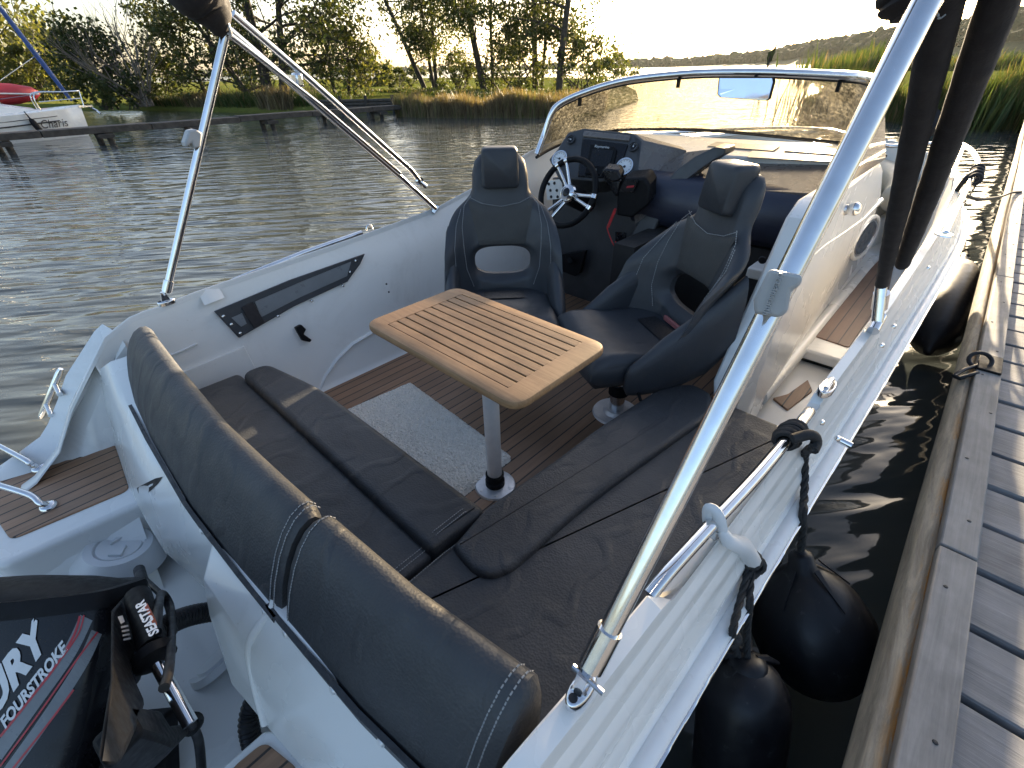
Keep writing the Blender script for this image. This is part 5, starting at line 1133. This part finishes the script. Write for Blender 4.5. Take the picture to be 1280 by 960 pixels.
b = MB(); f0 = Vector((xb, 2.75, .78)); f1 = V(-40, -42, X=xb); b.tube([f0, f0.lerp(f1, .06), f0.lerp(f1, .25), f0.lerp(f1, .7), f1+(f1-f0)*.8], [.03, .05, .065, .06, .03], 10); mk('rolled_foresail', b, 'blue', sbt, 60)
b = MB(); b.tube([V(50, 66, X=xb-.3), V(0, 101, X=xb-.3), V(-60, 143, X=xb-.3)], .012, 6); b.tube([(xb+.95, -3, .5), (xb+.34, 1.95, .98)], .007, 5); mks('stay', b, 'steel', sbt, 60)
b = MB(); b.tube([(xb, -1.0, .9), (xb, -1.1, 9.5)], .06, 10); mk('mast', b, 'alu', sbt, 60)
vs, fs = text_mb('Charis', .30, shear=.3); m_ = MB(); m_.add(place(vs, (XB-1.05+.56, 2.02, .25), (-.52, .85, 0), (.03, 0, 1)), fs)
for i in range(len(m_.v)): 
    x, y, z = m_.v[i]; w = ip(y, [(-2, 1.08), (0, 1.02), (1, .84), (1.8, .58), (2.4, .30), (2.75, .10)]); zt = ZB(y, 0); kx = .97+.03*min(1, max(0, (z-.1)/(zt-.1))); m_.v[i] = (XB-1.05+w*kx+.02, y, z)
mk('lettering', m_, 'ink', hl, 0)
fs_ = thing('fender', 'slim dark fender hanging on the bow of the white sailing boat', 'fender', (XB+.05, 1.62, .1), group=None); b = MB(); b.lathe([(.001, -.22), (.06, -.2), (.075, -.1), (.075, .1), (.06, .18), (.02, .22), (.012, .4)], (XB-1.05+.74, 1.60, .22), (-.1, -.25, 1), 12); mk('body', b, 'black', fs_, 60)
rc_ = thing('covered_dinghy', 'long red covered dinghy with white cord lying behind the white sailing boat', 'dinghy', (-22.9, -.2, .3)); b = MB(); b.loft([[(-22.9+w*math.cos(a), y, .98+h*math.sin(a)) for a in [2*math.pi*i/14 for i in range(14)]] for y, w, h in [(-3.5, .4, .3), (-1, .5, .36), (.8, .48, .34), (1.7, .36, .28), (2.15, .2, .18), (2.3, .05, .05)]]); mk('cover', b, 'redcover', rc_, 60)
b = MB(); b.tube([(-22.4, -3, 1.08), (-22.40, .4, 1.06), (-22.52, 1.8, .98), (-22.7, 2.25, .95)], .02, 6); b.tube([(-22.42, 1.2, .66), (-22.38, 1.25, 1.0), (-22.6, 1.3, 1.31)], .02, 6); mk('cord', b, 'white_decal', rc_, 60)
b = MB(); b.loft([[(-22.9+w*math.cos(a), y, .42+.35*math.sin(a)) for a in [math.pi+math.pi*i/8 for i in range(9)]]for y, w in [(-3.5, .5), (1.5, .5), (2.2, .3), (2.6, .03)]]); mk('dark_hull', b, 'black', rc_, 50)
# ================================================================== LAND, REEDS, TREES
WZ = -.15
b = MB(); ring = [(2500*math.cos(a), 2500*math.sin(a), WZ) for a in [2*math.pi*i/96 for i in range(96)]]; b.add(ring, [tuple(range(96))]); struct(mk('water', b, 'water', None, 0))
b = MB(); b.add([(x, y, -2.2) for x, y, z in ring], [tuple(range(96))]); struct(mk('lake_bed', b, 'pile', None, 0))
def land(name, pts, z, mat='meadow'):
    b = MB(); P = [Vector((x, y)) for x, y in pts]; c_ = sum(P, Vector((0, 0)))/len(P)
    def rnd(p, i): return p
    rings = [[(p.x, p.y, -.8) for p in P], [(p.x, p.y, z-.22) for p in P]]
    ins = [p+(c_-p).normalized()*.5 for p in P]; rings.append([(p.x, p.y, z) for p in ins]); b.loft(rings, caps=False); b.add(rings[-1], [tuple(range(len(P)))])
    return struct(mk(name, b, mat, None, 30))
left_shore = [(-62, -14), (-44, 1.5), (-35, 6.9), (-31.5, 8.2), (-27, 9.4), (-22.3, 11.6), (-20, 13.9), (-17.8, 12.3), (-16, 12.7), (-14.4, 13.6), (-12.8, 14.6), (-11.6, 15.6), (-11.8, 18), (-14.5, 25), (-20, 34), (-26, 42), (-36, 55), (-60, 70), (-130, 60), (-150, -20)]
land('meadow', left_shore, .16)
right_shore = [(.9, 22.1), (-.6, 20.6), (-2.7, 19.4), (-3.6, 22), (-5.2, 32), (-8, 48), (-13, 75), (-22, 110), (-30, 160), (60, 200), (160, 120), (120, 26), (6, 24)]
land('meadow', right_shore, .18)
def far(x, y, D):
    d = ray(x, y); k = D/math.hypot(d[0], d[1]); return Vector(OC+d*k)
# --- wooded hills
RIDGE = [(740, 84), (780, 82), (800, 81), (850, 78), (900, 73.5), (940, 70), (970, 66), (1010, 57), (1060, 49), (1110, 41), (1160, 36), (1220, 28), (1280, 17), (1380, 8), (1500, -6), (1700, -10), (1900, 10)]
def ridge_y(x): return ip(x, RIDGE)
def rD(x): return ip(x, [(740, 900), (900, 760), (1100, 520), (1280, 420), (1900, 300)])
b = MB(); xs = list(range(740, 1900, 20)); rows = []
for t, k in ((.72, 0), (.80, .42), (.9, .8), (1., 1.), (1.1, .95), (1.3, .5)):
    r_ = []
    for x in xs:
        D = rD(x); top_ = far(x, ridge_y(x)+5, D); base = far(x, 200, D); p = Vector((top_.x, top_.y, 0))*t; p.z = max(-.1, top_.z*k*(1+.05*mnoise.noise(p*.01))); r_.append(tuple(p))
    rows.append(r_)
b.loft(rows, closed=False, caps=False); struct(mk('hill', b, 'forest', None, 60))
def ico(r):
    bm = bmesh.new(); bmesh.ops.create_icosphere(bm, subdivisions=2, radius=r); v = np.array([q.co[:] for q in bm.verts]); f = [tuple(q.index for q in g.verts) for g in bm.faces]; bm.free(); return v, f
IV, IF = ico(1.)
def blob(mb, c, r, sz=1.):
    n = rng.normal(0, .16, len(IV)); v = IV*(1+n)[:, None]*r; v[:, 2] *= sz; mb.add([tuple(p) for p in v+np.array(c)], IF)
b = MB()
for i in range(1500):
    x = rng.uniform(745, 1420); D = rD(x)*rng.choice([.80, .86, .92, .97, 1.0]); t = D/rD(x); k = ip(t, [(.72, 0), (.8, .42), (.9, .8), (1, 1)]); top_ = far(x, ridge_y(x)+5, rD(x)); p = Vector((top_.x*t, top_.y*t, max(0, top_.z*k)))
    r_ = rng.uniform(2.6, 5.0)*D/560; blob(b, (p.x, p.y, p.z+r_*.35), r_, rng.uniform(.8, 1.25))
for i in range(260):
    x = rng.uniform(250, 800); D = rng.uniform(620, 700); p = far(x, 200, D); r_ = rng.uniform(2.2, 4.2)*(1.2 if 430 < x < 500 else 1); blob(b, (p.x, p.y, r_*.5), r_, 1.0)
tag(mk('forest', b, 'forest', None, 0), 'dark woodland covering the distant hills beyond the lake', 'forest', kind='stuff')
b = MB(); P = [far(x, 300, 640) for x in range(200, 800, 20)]; b.loft([[(p.x*.97, p.y*.97, -.2) for p in P], [(p.x*.985, p.y*.985, .6) for p in P], [(p.x*1.2, p.y*1.2, 1.5) for p in P]], closed=False, caps=False); struct(mk('far_shore', b, 'meadow', None, 0))
# --- leaves and trees (local coordinates, base at the origin)
def leaf_mesh(name, pts, size, mat, parent, flat=.0, local=True):
    P = np.array(pts); n = len(P)
    a = rng.normal(size=(n, 3)); a /= np.linalg.norm(a, axis=1)[:, None]; c_ = rng.normal(size=(n, 3)); c_ -= (c_*a).sum(1)[:, None]*a; c_ /= np.linalg.norm(c_, axis=1)[:, None]
    s = size*rng.uniform(.55, 1.35, n)[:, None]; w = s*rng.uniform(.45, .8, n)[:, None]
    V_ = np.stack([P-a*s*.5, P+c_*w*.5, P+a*s*.5, P-c_*w*.5], 1).reshape(-1, 3)
    me = bpy.data.meshes.new(name); me.vertices.add(4*n); me.vertices.foreach_set('co', V_.ravel()); me.loops.add(4*n); me.loops.foreach_set('vertex_index', np.arange(4*n, dtype=np.int32)); me.polygons.add(n); me.polygons.foreach_set('loop_start', np.arange(0, 4*n, 4, dtype=np.int32)); me.polygons.foreach_set('loop_total', np.full(n, 4, dtype=np.int32)); me.update(); me.validate()
    me.materials.append(M[mat]); o = bpy.data.objects.new(name, me); COL.objects.link(o)
    if parent: o.parent = parent
    return o
def grow(mb, p, d, L_, r, depth, tips, droop=.0, spread=.6, seed=None, n=7, kids=3):
    pts = [p]; q = Vector(p); dd = Vector(d)
    for i in range(n):
        dd = (dd+Vector(rng.normal(0, .10, 3))+Vector((0, 0, -droop))).normalized(); q = q+dd*L_/n; pts.append(q.copy())
        if depth <= 1 or i > n*.6: tips.append((q.copy(), L_))
    mb.tube(pts, [r*(1-.62*i/n) for i in range(n+1)], 6 if depth < 2 else 9, caps=False)
    if depth > 0:
        for k in range(kids):
            t = rng.uniform(.35, 1.); i = min(n-1, int(t*n)); a = Vector(rng.normal(0, 1, 3)); a = (a-dd*a.dot(dd)).normalized()
            nd = (dd*(1-spread)+a*spread+Vector((0, 0, .12))).normalized(); grow(mb, pts[i], nd, L_*rng.uniform(.42, .66), r*(1-.62*t)*.62, depth-1, tips, droop, spread, n=5, kids=kids)
def tree(label, base, trunks, leaf_n, leaf_s, puff, mat='leaf', cat='tree', group='trees on the far bank', low=None, shape=None, name='tree'):
    t = thing(name, label, cat, base, 0, group); tb_ = MB(); tips = []
    for (dx, dy, lean, h, r_, first, nl, bl) in trunks:
        n = 12; p = Vector((dx, dy, -.2)); pts = [p.copy()]; d = Vector((lean[0], lean[1], 1)).normalized()
        for i in range(n): d = (d+Vector((rng.normal(0, .03), rng.normal(0, .03), .02))).normalized(); p = p+d*(h/n); pts.append(p.copy())
        tb_.tube(pts, [r_*(1-.8*i/n) for i in range(n+1)], 10, caps=False)
        for k in range(nl):
            f = first+(1-first)*(k+rng.uniform(0, .9))/nl; i = min(n-1, int(f*n)); a = rng.uniform(0, 2*math.pi); up_k = rng.uniform(.15, .75)
            L_ = bl*(1.15-.75*f)*rng.uniform(.75, 1.25); grow(tb_, pts[i], Vector((math.cos(a), math.sin(a), up_k)).normalized(), L_, r_*.34*(1-.6*f), 2 if bl > 2 else 1, tips, .03)
        tips += [(q, 1.) for q in pts[int(n*.8):]]
    mk('trunk', tb_, 'bark', t, 60, local=True)
    T = np.array([q[:] for q, _ in tips]); 
    if low: T = T[T[:, 2] > low]
    idx = rng.integers(0, len(T), leaf_n//14); pts = []
    for i in idx:
        c_ = T[i]; m = 14; sg_ = puff*rng.uniform(.5, 1.2); pts.append(c_+rng.normal(0, sg_, (m, 3))*np.array([1, 1, .7]))
    pts = np.concatenate(pts); pts = pts[pts[:, 2] > .15]
    leaf_mesh('crown', pts, leaf_s, mat, t); return t
def base(x, y, z=.15): p = C(x, y, z=z); return p
def dirv(px0, y0, px1, y1, bx):  # lean so that a trunk seen at (px0,y0) passes px1 at y1
    p = Vector(C(px0, y0, z=.15)); dist = math.hypot(p.x, p.y); tg = far(px1, y1, dist); h = tg.z-p.z; return ((tg.x-p.x)/h, (tg.y-p.y)/h)
def T1(px, y, px2, h, r_, first, nl, bl, off=(0, 0)):
    return (off[0], off[1], dirv(px, y, px2, 0, None), h, r_, first, nl, bl)
AL = [(533, 113, 494, 11.5, .19, .20, 15, 3.0, 'leaning alder with two slanting trunks, leftmost of the waterside row'), (546, 113, 539, 11, .15, .22, 12, 2.4, 'slim alder right beside the leaning one'), (606, 115, 588, 12.5, .22, .18, 15, 3.0, 'thick trunked alder leaning left in the middle of the waterside row'), (616, 113, 613, 11, .13, .22, 11, 2.4, 'thin straight alder just right of the thick leaning trunk'), (670, 113, 669, 12.5, .21, .16, 15, 2.9, 'straight alder with a close second stem in the waterside row'), (699, 115, 707, 12.5, .21, .14, 16, 3.1, 'bushy alder at the right end of the waterside row')]
for (px, y, px2, h, r_, first, nl, bl, lab) in AL:
    tr_ = [T1(px, y, px2, h, r_, first, nl, bl)]
    if px == 533: tr_.append((.5, .4, dirv(530, 113, 508, 0, None), 10.5, .14, .25, 9, 2.2))
    if px == 670: tr_.append((.28, .25, dirv(673, 113, 676, 0, None), 10.5, .12, .22, 9, 2.2))
    tree(lab, base(px, y), tr_, 11000 if px in (533, 606, 670, 699) else 6500, .19, .50)
# low bushes under the alders
def bush(label, px, y, w, h, n, s, mat='leaf', cat='bush', name='bush', z=.15, group='bushes on the far bank'):
    p = base(px, y, z); t = thing(name, label, cat, p, 0, group); tb_ = MB(); tips = []
    for k in range(7):
        a = rng.uniform(0, 2*math.pi); grow(tb_, Vector((rng.normal(0, w*.08), rng.normal(0, w*.08), -.1)), Vector((math.cos(a)*.55*w/h, math.sin(a)*.55*w/h, 1)).normalized(), h*rng.uniform(.75, 1.0), .05*h/3, 1, tips, .02, .6)
    mk('stem', tb_, 'bark', t, 60, local=True)
    nb = max(6, int(n/60)); cs = []
    for i in range(nb):
        a = rng.uniform(0, 2*math.pi); rr = math.sqrt(rng.uniform(0, 1)); zz = rng.uniform(.08, 1); k = math.sqrt(max(0, 1-(zz*1.02)**2.6)) ; cs.append((math.cos(a)*rr*w*.5*k, math.sin(a)*rr*w*.5*k, zz*h*.93))
    pts = np.concatenate([np.array(c_)+rng.normal(0, h*.075, (60, 3)) for c_ in cs]); pts[:, 2] = np.abs(pts[:, 2]); leaf_mesh('crown', pts, s, mat, t); return t
for px, y, w, h, n, lab in [(575, 113, 3.4, 2.4, 1500, 'round leafy bush between the alder trunks on the left of the row'), (640, 114, 5, 3.4, 2600, 'broad leafy bush filling the gap left of the twin-stemmed alder'), (728, 114, 4.5, 2.8, 1800, 'small sunlit bush right of the bushy end alder'), (500, 112, 2.2, 1.4, 700, 'low bush left of the leaning alder'), (765, 108, 4, 2.0, 1100, 'low bush on the tip of the grassy point')]:
    bush(lab, px, y, w, h, n, .2)
# big spreading tree on the left
tree('large spreading broad-leaved tree with low branches behind the stainless strut', base(338, 126), [(0, 0, (-.05, .02), 9.0, .30, .12, 20, 4.6), (.8, .3, (.16, .22), 8.2, .22, .15, 14, 4.0), (-.9, -.5, (-.34, -.34), 6.2, .18, .18, 12, 3.4)], 15000, .19, .42)
tree('smaller tree with loose branches left of the large spreading tree', base(262, 127), [(0, 0, (-.1, -.1), 4.4, .13, .2, 14, 2.6), (.4, .4, (.15, .1), 4.8, .12, .2, 12, 2.4)], 5200, .17, .32)
tree('tree with light green leaves between the large spreading tree and the timber bank', base(420, 122), [(0, 0, (.0, .0), 4.6, .12, .15, 16, 2.4), (.5, .5, (.1, .12), 3.8, .1, .15, 12, 2.2)], 4800, .18, .34, 'leaf_warm')
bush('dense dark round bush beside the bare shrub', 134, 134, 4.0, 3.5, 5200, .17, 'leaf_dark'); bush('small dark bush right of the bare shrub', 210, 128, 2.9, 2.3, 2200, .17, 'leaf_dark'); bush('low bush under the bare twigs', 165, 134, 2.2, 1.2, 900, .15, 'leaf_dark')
# bare shrub
sh_ = thing('bare_shrub', 'leafless pale grey shrub with fanned twigs between two dark bushes', 'shrub', base(183, 133)); tb_ = MB(); tips = []
for k in range(16):
    a = rng.uniform(0, 2*math.pi); s_ = rng.uniform(.1, .75); grow(tb_, Vector((rng.normal(0, .2), rng.normal(0, .2), 0)), Vector((math.cos(a)*s_-.12, math.sin(a)*s_-.12, 1)).normalized(), rng.uniform(2.6, 4.0), .045, 2, tips, -.01, .35, kids=4)
mk('twigs', tb_, 'twig', sh_, 60, local=True)
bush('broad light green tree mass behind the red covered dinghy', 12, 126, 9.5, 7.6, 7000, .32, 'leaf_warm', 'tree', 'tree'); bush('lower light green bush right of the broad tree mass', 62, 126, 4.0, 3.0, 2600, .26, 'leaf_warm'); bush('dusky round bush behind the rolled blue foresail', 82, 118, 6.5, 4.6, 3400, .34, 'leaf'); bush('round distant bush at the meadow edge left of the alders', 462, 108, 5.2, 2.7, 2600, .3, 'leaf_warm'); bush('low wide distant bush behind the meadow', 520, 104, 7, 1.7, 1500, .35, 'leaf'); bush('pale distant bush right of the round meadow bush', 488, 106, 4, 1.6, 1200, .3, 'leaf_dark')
# --- reeds
def reeds(name, label, lines, n, hgt, mat, wdt=.022, lean=.22, z0=-.15):
    vs = []; segs = [(Vector(a), Vector(b_)) for L_ in lines for a, b_ in zip(L_, L_[1:])]; wts = np.array([(b_-a).length for a, b_ in segs]); wts /= wts.sum()
    P = []; 
    for si in rng.choice(len(segs), n, p=wts):
        a, b_ = segs[si]; t = rng.uniform(); q = a.lerp(b_, t); d = (b_-a); nrm = Vector((-d.y, d.x)).normalized(); off = abs(rng.normal(0, .5))*dep
        P.append((q.x+nrm.x*off*sgn, q.y+nrm.y*off*sgn))
    P = np.array(P); k = len(P); clump = np.array([.72+.42*mnoise.noise(Vector((x*.55, y*.55, 3.1)))+.25*mnoise.noise(Vector((x*1.9, y*1.9, 1.1))) for x, y in P])
    h = hgt*clump*rng.uniform(.7, 1.15, k); a = rng.uniform(0, 2*math.pi, k); tl = rng.normal(0, lean, (k, 2))*h[:, None]; w = wdt*rng.uniform(.6, 1.4, k)
    ux, uy = np.cos(a)*w, np.sin(a)*w; V_ = []
    for f, ww, l in ((0, .9, 0), (.55, 1., .35), (1, .08, 1.)):
        cx_ = P[:, 0]+tl[:, 0]*l; cy_ = P[:, 1]+tl[:, 1]*l; cz_ = z0+h*f*(1-.05*l)
        V_ += [np.stack([cx_-ux*ww, cy_-uy*ww, cz_], 1), np.stack([cx_+ux*ww, cy_+uy*ww, cz_], 1)]
    V_ = np.stack(V_, 1).reshape(-1, 3); i0 = np.arange(k)*6
    fcs = np.concatenate([np.stack([i0, i0+1, i0+3, i0+2], 1), np.stack([i0+2, i0+3, i0+5, i0+4], 1)]).astype(np.int32); nf = len(fcs)
    me = bpy.data.meshes.new(name); me.vertices.add(len(V_)); me.vertices.foreach_set('co', V_.ravel()); me.loops.add(4*nf); me.loops.foreach_set('vertex_index', fcs.ravel()); me.polygons.add(nf); me.polygons.foreach_set('loop_start', np.arange(0, 4*nf, 4, dtype=np.int32)); me.polygons.foreach_set('loop_total', np.full(nf, 4, dtype=np.int32)); me.update(); me.validate(); me.materials.append(M[mat])
    o = bpy.data.objects.new(name, me); COL.objects.link(o); return tag(o, label, 'reeds', kind='stuff')
def w2(*q): return [C(x, y, z=WZ)[:2] for x, y in q]
sgn, dep = 1, 1.5
reeds('reeds', 'dry brown reeds along the water in front of the alder row', [[(-17.9, 12.2), (-16, 12.6), (-14.4, 13.5), (-12.8, 14.5), (-11.6, 15.5), (-11.8, 18)]][::1], 15000, .92, 'straw', .014, .16)
sgn, dep = 1, 2.4
reeds('reeds', 'green and straw coloured reed fringe in front of the large spreading tree', [[(-34.5, 7.3), (-31.5, 8.4), (-27, 9.6), (-22.6, 11.8)]], 9000, 1.0, 'reed', .02, .2)
reeds('reeds', 'pale dry reed patches along the left bank by the jetty', [[(-31, 8.5), (-29.4, 8.9)], [(-25.8, 10), (-24, 10.8)]], 2600, 1.25, 'straw', .02, .18)
sgn, dep = -1, 1.8
reeds('reeds', 'tall green reed bed on the right bank near the bow', [[(-3.1, 20.8), (-2.6, 19.3), (-1.5, 20.0), (-.5, 20.6)]], 13000, 1.42, 'reed', .018, .13)
sgn, dep = -1, 1.2
reeds('reeds', 'low green bank plants at the right bank beside the dock', [[(-.5, 20.6), (.9, 22.0), (3, 23)]], 3600, 1.05, 'reed', .026, .3)
sgn, dep = -1, 5.
reeds('reeds', 'distant reed belt behind the yellow field on the right', [[(-30, 150), (-20, 108), (-12, 76), (-7.5, 50)], [(-16, 100), (0, 92), (20, 88), (50, 84)]], 16000, 2.8, 'reed', .07, .12)
sgn, dep = 1, 6.
reeds('grass', 'grass tufts on the meadow around the alder trunks', [[(-36, 22), (-30, 21), (-24, 20), (-18, 19)], [(-30, 10.5), (-26, 12)]], 9000, .32, 'reed', .03, .35, .1)
# timber bank at the end of the jetty
tbk = thing('timber_bank', 'dark timber bulkhead on the bank where the narrow jetty ends', 'bulkhead', (-20.5, 13, -.15)); b = MB()
for i in range(4): b.tube([(-22.6+i*.02, 11.3, -.05+i*.12), (-20.2+i*.02, 13.75, -.05+i*.12)], .065, 8)
mks('log', b, 'pontoon', tbk, 60)
b = MB()
for t in (.0, .33, .66, 1.): b.tube([(-22.6+2.4*t+.09, 11.3+2.45*t-.07, -1), (-22.6+2.4*t+.09, 11.3+2.45*t-.07, .5)], .07, 8)
mks('post', b, 'pile', tbk, 60)
# marker post in the lake
mp_ = thing('marker_post', 'dark forked marker post standing in the lake above the windscreen', 'marker post', far(958, 92, 40)-Vector((0, 0, 0)))
p0 = far(957, 92, 40); p0.z = -.6; p1 = far(963, 70, 40); b = MB(); b.tube([p0, p1], [.09, .06], 8); mk('post', b, 'pile', mp_, 60); b = MB(); u = Vector(eX); b.prism([p1+u*-.32+Vector((0, 0, .45)), p1+u*-.12+Vector((0, 0, .30)), p1+u*.16+Vector((0, 0, .32)), p1+u*.34+Vector((0, 0, .50)), p1+u*.16+Vector((0, 0, -.35)), p1+u*-.2+Vector((0, 0, -.35))], (.05, .05, 0)); mk('topmark', b, 'leaf_dark', mp_, 0)
# air: one even haze box round everything
hz = MB(); hz.box((0, 0, 48), (5200, 5200, 104)); hzm = bpy.data.materials.new('haze'); hzm.use_nodes = True; hn_ = hzm.node_tree; hn_.nodes.clear()
ho = hn_.nodes.new('ShaderNodeOutputMaterial'); hp = hn_.nodes.new('ShaderNodeVolumePrincipled'); hp.inputs['Color'].default_value = (.92, .92, .90, 1); hp.inputs['Density'].default_value = .00006; hp.inputs['Anisotropy'].default_value = .3
hn_.links.new(hp.outputs[0], ho.inputs['Volume']); M['haze'] = hzm; tag(mk('haze', hz, 'haze', None, 0), 'pale evening haze over the lake and hills', 'haze', kind='stuff')
# ================================================================== CAMERA, SUN, SKY
cd = bpy.data.cameras.new('camera'); cam = bpy.data.objects.new('camera', cd); COL.objects.link(cam)
cam.matrix_world = Matrix.Translation(Vector(OC)) @ Matrix(RM.tolist()).to_4x4()
cd.sensor_width = 36; cd.lens = 36*F/1280; cd.clip_start = .02; cd.clip_end = 12000; SC.camera = cam
SUN_AZ, SUN_EL = R_(-13), R_(12)
sd = Vector((math.sin(SUN_AZ)*math.cos(SUN_EL), math.cos(SUN_AZ)*math.cos(SUN_EL), math.sin(SUN_EL)))
ld = bpy.data.lights.new('sun', 'SUN'); ld.energy = 4.6; ld.angle = R_(.55); ld.color = (1, .80, .54); lo = bpy.data.objects.new('sun', ld); COL.objects.link(lo); lo.rotation_euler = sd.to_track_quat('Z', 'Y').to_euler()
W = bpy.data.worlds.new('World'); SC.world = W; W.use_nodes = True; nt = W.node_tree; bg = nt.nodes['Background']
sky = nt.nodes.new('ShaderNodeTexSky'); sky.sky_type = 'NISHITA'; sky.sun_disc = False; sky.sun_elevation = SUN_EL; sky.sun_rotation = SUN_AZ; sky.air_density = .8; sky.dust_density = 3.0; sky.ozone_density = 1.0; sky.altitude = 0
nt.links.new(sky.outputs[0], bg.inputs[0]); bg.inputs[1].default_value = .078
SC.view_settings.view_transform = 'Standard'; SC.view_settings.look = 'None'; SC.view_settings.exposure = 2.55; SC.view_settings.gamma = 1
SC.render.engine = 'CYCLES'; SC.cycles.max_bounces = 8; SC.cycles.transparent_max_bounces = 24; SC.cycles.caustics_reflective = False; SC.cycles.caustics_refractive = False
